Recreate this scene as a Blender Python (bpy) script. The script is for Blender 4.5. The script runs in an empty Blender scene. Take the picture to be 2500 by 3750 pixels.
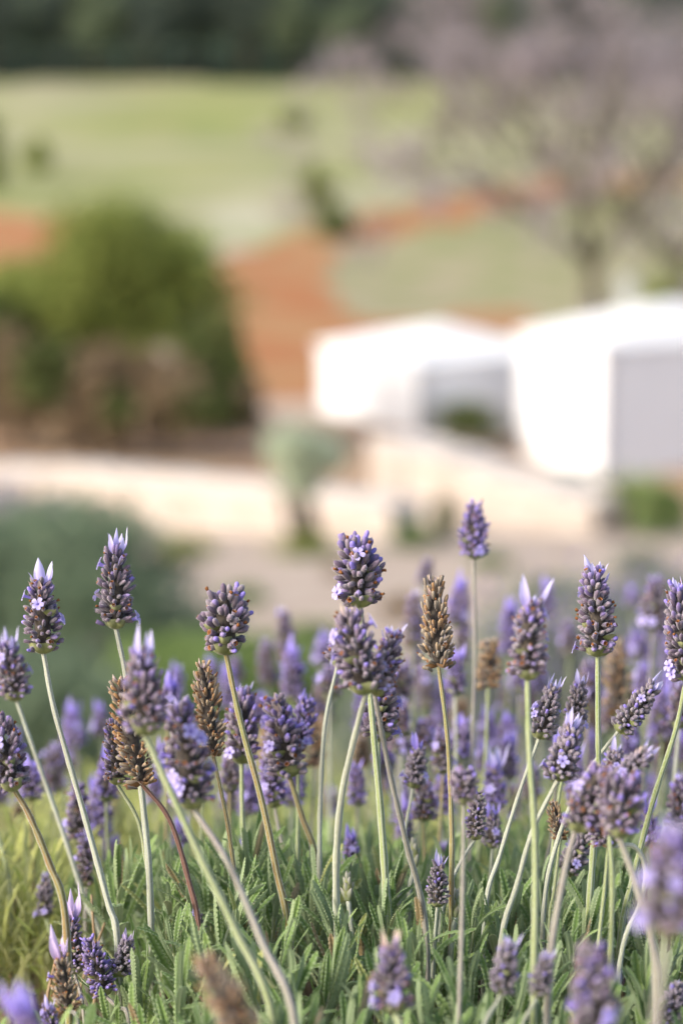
import bpy, math, random
import numpy as np
from mathutils import Vector, Matrix, Quaternion

# ------------------------------------------------------------------ camera, light, exposure
SC = bpy.context.scene
COL = SC.collection
CAM_H = 1.0
PITCH = math.radians(10.72)
FPX = 85.0 / 36.0 * 3750.0          # focal length in photograph pixels
FOCUS = 0.885

cam_data = bpy.data.cameras.new("camera")
cam = bpy.data.objects.new("camera", cam_data)
COL.objects.link(cam)
cam.location = (0, 0, CAM_H)
cam.rotation_euler = (math.pi / 2 - PITCH, 0, 0)
cam_data.sensor_fit = 'VERTICAL'
cam_data.sensor_height = 36
cam_data.sensor_width = 24
cam_data.lens = 85
cam_data.clip_start = 0.02
cam_data.clip_end = 5000
cam_data.dof.use_dof = True
cam_data.dof.focus_distance = FOCUS
cam_data.dof.aperture_fstop = 6.6
SC.camera = cam

TO_SUN = Vector((-0.78, -0.41, 0.56)).normalized()
world = bpy.data.worlds.new("World")
SC.world = world
world.use_nodes = True
wn = world.node_tree
sky = wn.nodes.new('ShaderNodeTexSky')
sky.sky_type = 'NISHITA'
sky.sun_disc = False
sky.sun_elevation = math.asin(TO_SUN.z)
sky.sun_rotation = math.atan2(TO_SUN.x, TO_SUN.y)
sky.air_density = 1.0
sky.dust_density = 4.0
sky.ozone_density = 1.0
wn.links.new(sky.outputs[0], wn.nodes['Background'].inputs[0])
wn.nodes['Background'].inputs[1].default_value = 0.15

sun_data = bpy.data.lights.new("sun", 'SUN')
sun_data.energy = 1.35
sun_data.angle = math.radians(11)
sun_data.color = (1.0, 0.985, 0.955)
sun = bpy.data.objects.new("sun", sun_data)
COL.objects.link(sun)
sun.rotation_euler = (-TO_SUN).to_track_quat('-Z', 'Y').to_euler()
sun.location = (0, 0, 30)

SC.view_settings.view_transform = 'Standard'
SC.view_settings.look = 'None'
SC.view_settings.exposure = 1.12
SC.view_settings.gamma = 1.0
SC.render.engine = 'CYCLES'
SC.cycles.use_denoising = True
SC.cycles.max_bounces = 6
SC.cycles.diffuse_bounces = 3
SC.cycles.transmission_bounces = 3
SC.cycles.sample_clamp_indirect = 6

rng = np.random.default_rng(7)
random.seed(7)

# ------------------------------------------------------------------ pixels to directions
CP, SP_ = math.cos(PITCH), math.sin(PITCH)
def pd(px, py, d):
    """point at depth d along the camera axis, under photograph pixel (px, py)"""
    u = (px - 1250) / FPX * d
    v = (1875 - py) / FPX * d
    return Vector((u, d * CP + v * SP_, CAM_H - d * SP_ + v * CP))
def at(px, py, Y):
    """point at horizontal distance Y under pixel"""
    u = (px - 1250) / FPX
    v = (1875 - py) / FPX
    k = Y / (CP + v * SP_)
    return Vector((u * k, Y, CAM_H + k * (-SP_ + v * CP)))
def pix(x, y, z):
    z = z - CAM_H
    d = y * CP - z * SP_
    v = y * SP_ + z * CP
    d = np.maximum(d, 1e-3)
    return 1250 + FPX * x / d, 1875 - FPX * v / d

# ------------------------------------------------------------------ tags, meshes
def tag(o, label=None, cat=None, group=None, kind=None):
    if label: o['label'] = label
    if cat: o['category'] = cat
    if group: o['group'] = group
    if kind: o['kind'] = kind
    return o
def empty(name, loc=(0, 0, 0)):
    o = bpy.data.objects.new(name, None)
    o.empty_display_size = 0.02
    o.location = loc
    COL.objects.link(o)
    return o
def link(name, me, parent=None, mat=None, kind=None):
    o = bpy.data.objects.new(name, me)
    COL.objects.link(o)
    if parent is not None: o.parent = parent
    if mat is not None: o.matrix_local = mat
    if kind: o['kind'] = kind
    return o
def mesh(name, verts, faces, mats, midx=None, smooth=True, attr=None):
    me = bpy.data.meshes.new(name)
    me.from_pydata([tuple(map(float, v)) for v in verts], [], faces)
    for m in mats: me.materials.append(m)
    if midx is not None: me.polygons.foreach_set('material_index', list(midx))
    if smooth: me.polygons.foreach_set('use_smooth', [True] * len(me.polygons))
    if attr:
        for k, vals in attr.items():
            a = me.attributes.new(k, 'FLOAT', 'POINT')
            a.data.foreach_set('value', np.asarray(vals, dtype=np.float32))
    me.update()
    return me
def qmesh(name, V, F, mats, midx=None, smooth=False, attr=None):
    """fast mesh from numpy arrays: V (n,3), F (m,4) or (m,3)"""
    me = bpy.data.meshes.new(name)
    V = np.asarray(V, dtype=np.float32); F = np.asarray(F, dtype=np.int32)
    k = F.shape[1]
    me.vertices.add(len(V)); me.vertices.foreach_set('co', V.ravel())
    me.loops.add(F.size); me.loops.foreach_set('vertex_index', F.ravel())
    me.polygons.add(len(F))
    me.polygons.foreach_set('loop_start', np.arange(0, F.size, k, dtype=np.int32))
    me.polygons.foreach_set('loop_total', np.full(len(F), k, dtype=np.int32))
    for m in mats: me.materials.append(m)
    if midx is not None: me.polygons.foreach_set('material_index', np.asarray(midx, dtype=np.int32))
    me.polygons.foreach_set('use_smooth', np.full(len(F), smooth))
    if attr:
        for kk, vals in attr.items():
            a = me.attributes.new(kk, 'FLOAT', 'POINT')
            a.data.foreach_set('value', np.asarray(vals, dtype=np.float32))
    me.update(calc_edges=True)
    me.validate()
    return me

# ------------------------------------------------------------------ materials
def lin(h):
    h = h.lstrip('#')
    c = [int(h[i:i + 2], 16) / 255 for i in (0, 2, 4)]
    return tuple(x / 12.92 if x <= .04045 else ((x + .055) / 1.055) ** 2.4 for x in c) + (1,)
def c4(c): return tuple(c) + (1,) if len(c) == 3 else c
class NT:
    def __init__(s, name):
        s.m = bpy.data.materials.new(name); s.m.use_nodes = True
        s.t = s.m.node_tree; s.bs = s.t.nodes['Principled BSDF']; s.out = s.t.nodes['Material Output']
    def n(s, typ, **kw):
        nd = s.t.nodes.new(typ)
        for k, v in kw.items(): setattr(nd, k, v)
        return nd
    def l(s, a, b): s.t.links.new(a, b)
    def mix(s, fac, a, b, blend='MIX'):
        nd = s.n('ShaderNodeMix', data_type='RGBA', blend_type=blend)
        for sock, v in ((nd.inputs[0], fac), (nd.inputs[6], a), (nd.inputs[7], b)):
            if hasattr(v, 'links'): s.l(v, sock)
            elif isinstance(v, (int, float)): sock.default_value = v
            else: sock.default_value = c4(v)
        return nd.outputs[2]
    def noise(s, scale, detail=3, coord='Object', rough=.55):
        tc = s.n('ShaderNodeTexCoord'); nz = s.n('ShaderNodeTexNoise')
        nz.inputs['Scale'].default_value = scale; nz.inputs['Detail'].default_value = detail
        nz.inputs['Roughness'].default_value = rough
        s.l(tc.outputs[coord], nz.inputs['Vector'])
        return nz.outputs['Fac']
    def ramp(s, fac, a=.35, b=.65):
        r = s.n('ShaderNodeMapRange'); r.inputs['From Min'].default_value = a; r.inputs['From Max'].default_value = b
        s.l(fac, r.inputs['Value']); return r.outputs['Result']
    def math(s, op, a, b=0.0):
        nd = s.n('ShaderNodeMath', operation=op)
        for sock, v in ((nd.inputs[0], a), (nd.inputs[1], b)):
            if hasattr(v, 'links'): s.l(v, sock)
            else: sock.default_value = v
        return nd.outputs[0]
    def attr(s, name):
        nd = s.n('ShaderNodeAttribute', attribute_name=name); return nd.outputs['Fac']
    def rand(s):
        a = s.n('ShaderNodeObjectInfo').outputs['Random']; b = s.n('ShaderNodeNewGeometry').outputs['Random Per Island']
        return s.math('FRACT', s.math('ADD', a, b))
    def bump(s, fac, strength=.3, dist=.001):
        b = s.n('ShaderNodeBump'); b.inputs['Strength'].default_value = strength; b.inputs['Distance'].default_value = dist
        s.l(fac, b.inputs['Height']); s.l(b.outputs[0], s.bs.inputs['Normal'])
    def done(s, col, rough=.7, sheen=0., trans=0., spec=.3, sheen_tint=(1, 1, 1, 1), sheen_rough=.35):
        i = s.bs.inputs
        if hasattr(col, 'links'): s.l(col, i['Base Color'])
        else: i['Base Color'].default_value = c4(col)
        i['Roughness'].default_value = rough; i['Specular IOR Level'].default_value = spec
        i['Sheen Weight'].default_value = sheen; i['Sheen Tint'].default_value = sheen_tint
        i['Sheen Roughness'].default_value = sheen_rough
        if trans:
            tr = s.n('ShaderNodeBsdfTranslucent'); mx = s.n('ShaderNodeMixShader'); mx.inputs[0].default_value = trans
            if hasattr(col, 'links'): s.l(col, tr.inputs[0])
            else: tr.inputs[0].default_value = c4(col)
            s.l(s.bs.outputs[0], mx.inputs[1]); s.l(tr.outputs[0], mx.inputs[2]); s.l(mx.outputs[0], s.out.inputs[0])
        return s.m

def mat_calyx(name, base, tip, alt, alt_tip, sheen=.55):
    t = NT(name)
    r = t.rand(); along = t.ramp(t.attr('t'), .15, 1.0)
    a = t.mix(along, base, tip); b = t.mix(along, alt, alt_tip)
    c = t.mix(t.ramp(r, .35, .9), a, b)
    nz = t.noise(900, 4)
    c = t.mix(t.math('MULTIPLY', t.ramp(nz, .45, .8), .45), c, (.55, .5, .56))
    c = t.mix(t.ramp(t.attr('t'), 1.3, 1.7), c, (.60, .56, .62))
    t.bump(nz, .5, .0004)
    return t.done(c, .85, sheen, 0.0, .15)
def mat_petal(name, a, b, trans=.35, sheen=.2):
    t = NT(name)
    c = t.mix(t.ramp(t.attr('t'), .0, 1.0), a, b)
    c = t.mix(t.math('MULTIPLY', t.ramp(t.noise(500, 3), .4, .8), .3), c, b)
    return t.done(c, .6, sheen, trans, .2)

M = {}
M['cal_purple'] = mat_calyx('calyx purple', (.032, .021, .029), (.155, .108, .165), (.072, .053, .06), (.27, .215, .265), .55)
M['cal_grey'] = mat_calyx('calyx grey', (.060, .048, .055), (.21, .168, .222), (.09, .078, .072), (.28, .235, .26), .6)
M['cal_violet'] = mat_calyx('calyx violet', (.055, .036, .08), (.215, .155, .37), (.085, .055, .11), (.30, .23, .48), .45)
M['cal_brown'] = mat_calyx('calyx dried brown', (.10, .05, .018), (.38, .21, .07), (.16, .105, .06), (.52, .38, .21), .35)
M['cal_dry'] = mat_calyx('calyx dried grey', (.085, .065, .045), (.26, .21, .145), (.14, .095, .05), (.38, .32, .23), .4)
M['tip_dark'] = mat_petal('withered corolla', (.05, .018, .008), (.27, .105, .03), .1)
M['tip_violet'] = mat_petal('violet corolla tip', (.17, .11, .46), (.34, .27, .72), .25)
M['floret'] = mat_petal('floret petal', (.36, .29, .74), (.62, .56, .90), .35)
M['tuft'] = mat_petal('lilac tuft petal', (.42, .34, .72), (.74, .70, .95), .4)
M['tuft_pink'] = mat_petal('pink lilac tuft petal', (.50, .36, .62), (.76, .64, .90), .4)
M['tuft_tan'] = mat_petal('withered tuft petal', (.52, .40, .46), (.68, .54, .42), .3)
M['tuft_violet'] = mat_petal('violet tuft petal', (.30, .22, .70), (.52, .44, .92), .4)
def mat_bract(name, a, b):
    t = NT(name)
    c = t.mix(t.ramp(t.attr('t'), .2, 1.), a, b)
    c = t.mix(t.math('MULTIPLY', t.ramp(t.noise(700, 3), .4, .7), .5), c, (.16, .13, .09))
    return t.done(c, .75, .4, .25, .2)
M['bract'] = mat_bract('bract green', (.25, .29, .085), (.30, .32, .16))
M['bract_dry'] = mat_bract('bract dry', (.20, .10, .04), (.34, .19, .08))
M['core'] = mat_bract('flower axis', (.05, .042, .035), (.055, .045, .045))  # axis coloured dark to stand in for shade in the gaps between buds
def mat_stem(name, a, b, fuzz, sheen=.8):
    t = NT(name)
    nz = t.noise(60, 3); fine = t.noise(1500, 3)
    c = t.mix(t.ramp(nz, .35, .65), a, b)
    c = t.mix(t.math('MULTIPLY', t.ramp(fine, .48, .72), .4), c, fuzz)
    c = t.mix(t.math('MULTIPLY', t.ramp(t.attr('ridge'), .45, 1.), .72), c, fuzz)
    t.bump(fine, .5, .0003)
    return t.done(c, .8, sheen, 0, .15)
M['stem_green'] = mat_stem('stem green', (.21, .26, .085), (.28, .31, .15), (.50, .53, .42))
M['stem_pale'] = mat_stem('stem pale', (.33, .34, .25), (.36, .39, .28), (.60, .60, .56))
M['stem_olive'] = mat_stem('stem olive', (.20, .20, .06), (.24, .15, .06), (.42, .42, .30))
M['stem_brown'] = mat_stem('stem brown', (.10, .045, .035), (.14, .07, .05), (.25, .17, .14), .4)
M['stem_purple'] = mat_stem('stem purplish', (.20, .17, .15), (.25, .24, .18), (.44, .42, .40))
def mat_leaf(name, deep, top, fuzz, trans=.18):
    t = NT(name)
    r = t.rand()
    c = t.mix(r, deep, top)
    ridge = t.ramp(t.attr('ridge'), .25, 1.)
    c = t.mix(t.math('MULTIPLY', ridge, .55), c, fuzz)
    fine = t.noise(1200, 3)
    c = t.mix(t.math('MULTIPLY', t.ramp(fine, .5, .8), .4), c, fuzz)
    bf = t.n('ShaderNodeNewGeometry').outputs['Backfacing']
    c = t.mix(t.math('MULTIPLY', bf, .5), c, fuzz)
    t.bump(fine, .4, .0003)
    return t.done(c, .75, .45, trans, .2, (.9, 1, .85, 1))
M['leaf'] = mat_leaf('lavender leaf', (.13, .225, .055), (.24, .345, .10), (.44, .51, .34), .3)
M['leaf_old'] = mat_leaf('withered leaf', (.25, .17, .08), (.36, .27, .13), (.45, .40, .30))
M['leaf_pale'] = mat_leaf('yellowing leaf', (.30, .33, .08), (.38, .40, .13), (.50, .52, .34))
M['leaf_yellow'] = mat_leaf('yellow green leaf', (.24, .30, .06), (.52, .52, .17), (.56, .57, .32), .4)
def mat_foliage(name, a, b, trans=.25):
    t = NT(name); r = t.n('ShaderNodeNewGeometry').outputs['Random Per Island']
    c = t.mix(r, a, b); c = t.mix(t.ramp(t.noise(.8, 3), .35, .65), c, a)
    return t.done(c, .7, .0, trans, .25)
M['f_far'] = mat_foliage('far wood foliage', (.062, .082, .068), (.11, .14, .095), .15)
M['f_far2'] = mat_foliage('far wood lighter foliage', (.12, .155, .095), (.18, .22, .115), .15)
M['f_tree'] = mat_foliage('tree foliage', (.20, .245, .06), (.40, .44, .12), .5)
M['f_dark'] = mat_foliage('dark shrub foliage', (.10, .13, .04), (.18, .21, .07), .35)
M['f_dry'] = mat_foliage('dry shrub foliage', (.22, .16, .095), (.36, .275, .17), .35)
M['f_silver'] = mat_foliage('silvery foliage', (.50, .56, .40), (.64, .68, .54), .5)
M['f_rosemary'] = mat_foliage('rosemary foliage', (.15, .205, .125), (.25, .31, .20), .35)
M['f_green'] = mat_foliage('fresh shrub foliage', (.14, .21, .065), (.25, .33, .11), .3)
M['f_grey'] = mat_foliage('grey green foliage', (.16, .20, .14), (.26, .30, .22))
M['f_blossom'] = mat_foliage('almond blossom', (.34, .295, .30), (.48, .425, .445), .4)
M['f_violet'] = mat_foliage('violet flower haze', (.16, .11, .30), (.38, .30, .62))
M['f_palegreen'] = mat_foliage('pale bush', (.30, .31, .30), (.42, .40, .42))
def mat_plain(name, a, b, scale, rough=.9, bump=0., dist=.01):
    t = NT(name); nz = t.noise(scale, 5)
    c = t.mix(t.ramp(nz), a, b)
    if bump: t.bump(nz, bump, dist)
    return t.done(c, rough, 0, 0, .2)
M['bark'] = mat_plain('bark', (.05, .04, .03), (.11, .09, .065), 6, .9, .6, .03)
M['bark_olive'] = mat_plain('mossy bark', (.09, .085, .05), (.14, .12, .08), 5, .9, .6, .03)
M['plaster'] = mat_plain('white plaster', (.79, .795, .81), (.83, .835, .845), 1.2, .9, .15, .01)
M['plaster_roof'] = mat_plain('whitewashed roof', (.68, .68, .68), (.76, .76, .755), 1.5, .9, .2, .02)
M['chimney'] = mat_plain('weathered chimney', (.34, .35, .33), (.44, .45, .43), 3)
M['terracotta'] = mat_plain('porch floor', (.30, .16, .09), (.36, .22, .14), 3)
M['wood_dark'] = mat_plain('dark timber', (.06, .04, .03), (.10, .07, .05), 8)
M['limestone'] = mat_plain('cream limestone', (.41, .345, .29), (.53, .465, .41), 2.2, .95, .5, .02)
M['limestone_b'] = mat_plain('pale limestone cap', (.50, .44, .385), (.60, .545, .49), 2.0, .95, .3, .01)
M['dry_stalk'] = mat_plain('dry stalk', (.25, .17, .10), (.36, .27, .17), 80)
M['woody'] = mat_plain('woody lavender branch', (.10, .075, .05), (.17, .13, .09), 60, .9, .5, .002)

def mat_ground():
    t = NT('terrain soil and grass')
    n1 = t.noise(.22, 5); n2 = t.noise(2.5, 5); n3 = t.noise(.05, 4)
    soil = t.mix(t.ramp(n2), (.37, .285, .22), (.46, .375, .30))
    red = t.mix(t.ramp(n1), (.31, .105, .04), (.36, .145, .058))
    grass = t.mix(t.ramp(n1, .3, .7), (.19, .225, .07), (.285, .275, .115))
    tan = t.mix(t.ramp(n2), (.33, .295, .20), (.37, .335, .24))
    grass = t.mix(t.math('MULTIPLY', t.ramp(n3, .42, .62), .75), grass, tan)
    lush = t.mix(t.ramp(t.noise(.5, 5), .38, .62), (.17, .20, .06), (.30, .255, .16))
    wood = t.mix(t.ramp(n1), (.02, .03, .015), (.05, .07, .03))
    c = t.mix(t.attr('z_grass'), soil, grass)
    c = t.mix(t.attr('z_lush'), c, lush)
    patch = t.ramp(t.noise(.24, 5), .40, .58)
    c = t.mix(t.math('MULTIPLY', t.attr('z_red'), t.math('ADD', t.math('MULTIPLY', patch, .5), .5)), t.mix(t.attr('z_red'), c, (.30, .235, .11)), red)
    c = t.mix(t.attr('z_pale'), c, (.50, .47, .38))
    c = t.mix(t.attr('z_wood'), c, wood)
    t.bump(n2, .6, .05)
    return t.done(c, .95, 0, 0, .1)
M['ground'] = mat_ground()

# ------------------------------------------------------------------ terrain
PROF = [(-40, 0.5), (-6, .1), (0, 0), (2.2, -.03)]
def ang(py): return PITCH + math.atan((py - 1875) / FPX)
for py, Y in ((2350, 12), (2150, 16), (1980, 22), (1750, 50), (1600, 57), (1300, 78), (1000, 105), (850, 125), (500, 200), (300, 262)):
    PROF.append((Y, CAM_H - Y * math.tan(ang(py))))
PROF += [(300, 1.5), (420, 14), (700, 42), (1200, 75), (2500, 90)]
PY = np.array([p[0] for p in PROF]); PZ = np.array([p[1] for p in PROF])
PY2 = np.array([22, 40, 54, 58.5, 66, 78]); PZ2 = np.array([np.interp(22, PY, PZ), CAM_H - 40 * math.tan(ang(1855)), CAM_H - 54 * math.tan(ang(1805)), CAM_H - 58.5 * math.tan(ang(1640)), CAM_H - 66 * math.tan(ang(1450)), np.interp(78, PY, PZ)])
def gz(y, x=None):
    z = np.interp(y, PY, PZ)
    if x is None: return z
    k = np.clip((np.asarray(x) - 1.0) / 3.0, 0, 1); k = k * k * (3 - 2 * k)
    return np.where((y > 22) & (y < 78), z * (1 - k) + np.interp(y, PY2, PZ2) * k, z)
def inpoly(px, py, poly):
    ins = np.zeros(px.shape, bool); n = len(poly); j = n - 1
    for i in range(n):
        xi, yi = poly[i]; xj, yj = poly[j]
        cnd = ((yi > py) != (yj > py)) & (px < (xj - xi) * (py - yi) / (yj - yi + 1e-9) + xi)
        ins ^= cnd; j = i
    return ins
def build_terrain():
    ys = list(np.linspace(-40, 2, 20)) + list(np.linspace(2.3, 11.5, 22))
    for py in np.arange(2350, 300, -11): ys.append(float(np.interp(-py, [-2350, -2150, -1980, -1750, -1600, -1300, -1000, -850, -500, -300], [12, 16, 22, 50, 57, 78, 105, 125, 200, 262])))
    ys += list(np.linspace(266, 420, 20)) + list(np.linspace(450, 2500, 18))
    ys = np.array(sorted(ys)); us = np.linspace(-1, 1, 221)
    us = np.sign(us) * np.abs(us) ** 1.6
    Y, U = np.meshgrid(ys, us, indexing='ij')
    X = U * (np.abs(Y) * .7 + 14)
    Z = gz(Y, X) + .04 * np.sin(X * .35 + Y * .1) * np.clip((Y - 8) / 20, 0, 1) * np.clip(Y / 60, 0, 2)
    V = np.stack([X, Y, Z], -1).reshape(-1, 3)
    nr, nc = Y.shape
    I = np.arange(nr * nc).reshape(nr, nc)
    F = np.stack([I[:-1, :-1], I[:-1, 1:], I[1:, 1:], I[1:, :-1]], -1).reshape(-1, 4)
    px, py = pix(V[:, 0], V[:, 1], V[:, 2])
    jx = 18 * np.sin(V[:, 1] * .7 + V[:, 0] * .3); jy = 10 * np.sin(V[:, 0] * 1.1 + V[:, 1] * .23)
    px2, py2 = px + jx, py + jy
    far = V[:, 1] > 40
    red = (inpoly(px2, py2, [(-9000, 790), (0, 770), (300, 800), (330, 1250), (0, 1300), (-9000, 1300)]) |
           inpoly(px2, py2, [(780, 960), (1150, 840), (1500, 745), (2000, 655), (2250, 640), (9000, 600), (9000, 640), (2250, 690), (1900, 760), (1600, 835), (1260, 900), (1180, 1020), (1300, 1190), (1950, 1130), (2000, 1350), (1100, 1480), (830, 1450), (760, 1150)])) & far
    grass = (py2 < 900) & far & ~red
    grass |= inpoly(px2, py2, [(250, 700), (700, 700), (800, 900), (760, 1000), (400, 1100), (250, 1000)]) & far & ~red
    lush = inpoly(px2, py2, [(1250, 905), (1600, 840), (1900, 765), (9000, 650), (9000, 1300), (1950, 1250), (1900, 1130), (1300, 1180), (1150, 1020)]) & far & ~red
    lush |= (V[:, 1] < 11) & (V[:, 1] > 1.5)
    pale = inpoly(px2, py2, [(740, 750), (960, 740), (1020, 860), (800, 920)]) & far
    brown = np.clip((V[:, 1] - 26) / 8, 0, 1) * np.clip((62 - V[:, 1]) / 3, 0, 1)
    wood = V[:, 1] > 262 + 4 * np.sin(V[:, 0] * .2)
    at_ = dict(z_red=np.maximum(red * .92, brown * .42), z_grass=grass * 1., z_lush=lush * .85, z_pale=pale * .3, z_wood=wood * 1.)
    o = link('ground', qmesh('ground', V, F, [M['ground']], smooth=True, attr=at_))
    tag(o, 'garden soil, red earth and green field running down the slope to the wood', 'ground', kind='structure')
build_terrain()

# ------------------------------------------------------------------ generic builders
def box(V, F, c, s, rot=None):
    n = len(V); R = rot or Matrix.Identity(3)
    for dz in (-.5, .5):
        for dx, dy in ((-.5, -.5), (.5, -.5), (.5, .5), (-.5, .5)):
            V.append(tuple(Vector(c) + R @ Vector((dx * s[0], dy * s[1], dz * s[2]))))
    F += [(n, n + 3, n + 2, n + 1), (n + 4, n + 5, n + 6, n + 7)] + [(n + i, n + (i + 1) % 4, n + 4 + (i + 1) % 4, n + 4 + i) for i in range(4)]
def catmull(P, n=6):
    P = [Vector(p) for p in P]
    if len(P) < 3: return [P[0].lerp(P[-1], i / n) for i in range(n + 1)]
    Q = [P[0] * 2 - P[1]] + P + [P[-1] * 2 - P[-2]]
    out = []
    for i in range(1, len(Q) - 2):
        a, b, c, d = Q[i - 1:i + 3]
        for k in range(n):
            t = k / n
            out.append(.5 * ((2 * b) + (c - a) * t + (2 * a - 5 * b + 4 * c - d) * t * t + (3 * b - a - 3 * c + d) * t ** 3))
    out.append(P[-1]); return out
def tube(V, F, pts, radii, sides=8, square=0., attr=None):
    n0 = len(V); N = len(pts)
    up = Vector((1, 0.13, 0)); prev = None
    for i, p in enumerate(pts):
        tg = (pts[min(i + 1, N - 1)] - pts[max(i - 1, 0)]).normalized()
        a = (up - tg * up.dot(tg)).normalized() if prev is None else (prev - tg * prev.dot(tg)).normalized()
        prev = a; b = tg.cross(a)
        for k in range(sides):
            th = 2 * math.pi * k / sides
            rr = radii[i] * (1 - (square if k % 2 else 0))
            V.append(tuple(p + (a * math.cos(th) + b * math.sin(th)) * rr))
            if attr is not None: attr.append(0. if k % 2 else 1.)
    for i in range(N - 1):
        for k in range(sides):
            a = n0 + i * sides + k; b = n0 + i * sides + (k + 1) % sides
            F.append((a, b, b + sides, a + sides))
    F.append(tuple(n0 + k for k in reversed(range(sides)))); F.append(tuple(n0 + (N - 1) * sides + k for k in range(sides)))

def leaf_cards(lobes, n, size, R, up=0., aspect=1.6, shell=.55):
    """many small leaf faces through ellipsoid lobes: (cx,cy,cz,rx,ry,rz)"""
    L = np.array(lobes, float); vol = L[:, 3] * L[:, 4] * L[:, 5]
    idx = R.choice(len(L), n, p=vol ** .75 / (vol ** .75).sum())
    d = R.normal(size=(n, 3)); d /= np.linalg.norm(d, axis=1)[:, None]
    r = shell + (1 - shell) * R.random(n); r *= 1 + .17 * R.normal(size=n)
    C = L[idx, :3] + d * r[:, None] * L[idx, 3:]
    a = R.normal(size=(n, 3)); a[:, 2] += up * 2; a /= np.linalg.norm(a, axis=1)[:, None]
    b = np.cross(a, R.normal(size=(n, 3))); b /= np.linalg.norm(b, axis=1)[:, None]
    s = size * (.6 + .8 * R.random(n))[:, None]
    nrm = np.cross(a, b)
    w = s / aspect
    V = np.stack([C - a * s, C + b * w * .55 + nrm * s * .12, C + a * s, C - b * w * .55 + nrm * s * .12], 1).reshape(-1, 3)
    F = np.arange(4 * n).reshape(n, 4)
    return V, F
def lobes_round(cx, cy, cz, rx, ry, rz, n, R, spread=.6, sz=.45):
    out = []
    for i in range(n):
        d = R.normal(size=3); d /= np.linalg.norm(d); k = spread * R.random() ** .4
        s = sz * (.7 + .6 * R.random())
        out.append((cx + d[0] * rx * k, cy + d[1] * ry * k, cz + d[2] * rz * k, rx * s, ry * s, rz * s))
    return out
def branch_rec(V, F, p, d, length, rad, depth, R, tips, spread=.6, kids=3, sides=6):
    seg = [p]; dd = d.copy()
    for i in range(3):
        dd = (dd + Vector(R.normal(size=3) * .12) + Vector((0, 0, .04))).normalized()
        seg.append(seg[-1] + dd * length / 3)
    tube(V, F, seg, [rad, rad * .88, rad * .76, rad * .62], sides)
    if depth == 0: tips.append(seg[-1]); tips.append(seg[-2]); return
    for i in range(kids):
        nd = (dd + Vector(R.normal(size=3)) * spread).normalized()
        branch_rec(V, F, seg[-1] if i < 2 else seg[-2], nd, length * (.62 + .2 * R.random()), rad * .58, depth - 1, R, tips, spread, kids, max(4, sides - 1))

# ------------------------------------------------------------------ far wood: a row of separate trees
def make_far_tree(h, w, mat, seed):
    R = np.random.default_rng(seed)
    V, F = [], []
    tips = []
    tube(V, F, [Vector((0, 0, -.3)), Vector((.1, 0, h * .2)), Vector((0, .1, h * .55))], [.28, .2, .1], 7)
    for k in range(5):
        a = k * 1.26; z = h * (.22 + .07 * k)
        tube(V, F, [Vector((0, 0, z)), Vector((math.cos(a) * w * .2, math.sin(a) * w * .2, z + h * .1)), Vector((math.cos(a) * w * .36, math.sin(a) * w * .36, z + h * .15))], [.1, .07, .03], 5)
    tm = mesh('trunk', V, F, [M['bark']])
    lb = lobes_round(0, 0, h * .56, w * .5, w * .5, h * .42, 22, R, .75, .36)
    Vc, Fc = leaf_cards(lb, 5200, .26, R)
    return tm, qmesh('crown', Vc, Fc, [mat])
protos = [make_far_tree(11, 8, M['f_far'], 1), make_far_tree(9.5, 9, M['f_far2'], 2), make_far_tree(12, 7, M['f_far'], 3), make_far_tree(10, 8.5, M['f_far2'], 4)]
KIND = ['tall dark evergreen tree in the wood beyond the field', 'broad olive green tree in the wood beyond the field',
        'narrow dark evergreen tree in the wood beyond the field', 'mid green round tree in the wood beyond the field']
far_px = []
R = np.random.default_rng(11)
for row, (Y, step, off) in enumerate(((266, 175, -500), (276, 190, -420), (290, 185, -560))):
    x = off
    while x < 3100:
        far_px.append((x + R.uniform(-40, 40), Y + R.uniform(-3, 3), row)); x += step
for i, (px, Y, row) in enumerate(far_px):
    k = [0, 2, 1, 0, 2, 3, 0, 2, 0, 1, 2][i % 11]
    if row == 0 and 1000 < px < 1350: k = 1 if px < 1200 else 3
    X = (px - 1250) / FPX * Y
    t = empty('evergreen_tree' if k in (0, 2) else 'woodland_tree', (X, Y, float(gz(Y)) - .1))
    s = .9 + .3 * R.random(); t.scale = (s, s, s); t.rotation_euler = (0, 0, R.uniform(0, 6.28))
    tag(t, KIND[k], 'tree', 'trees of the wood beyond the field')
    link('trunk', protos[k][0], t); link('crown', protos[k][1], t)

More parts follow.
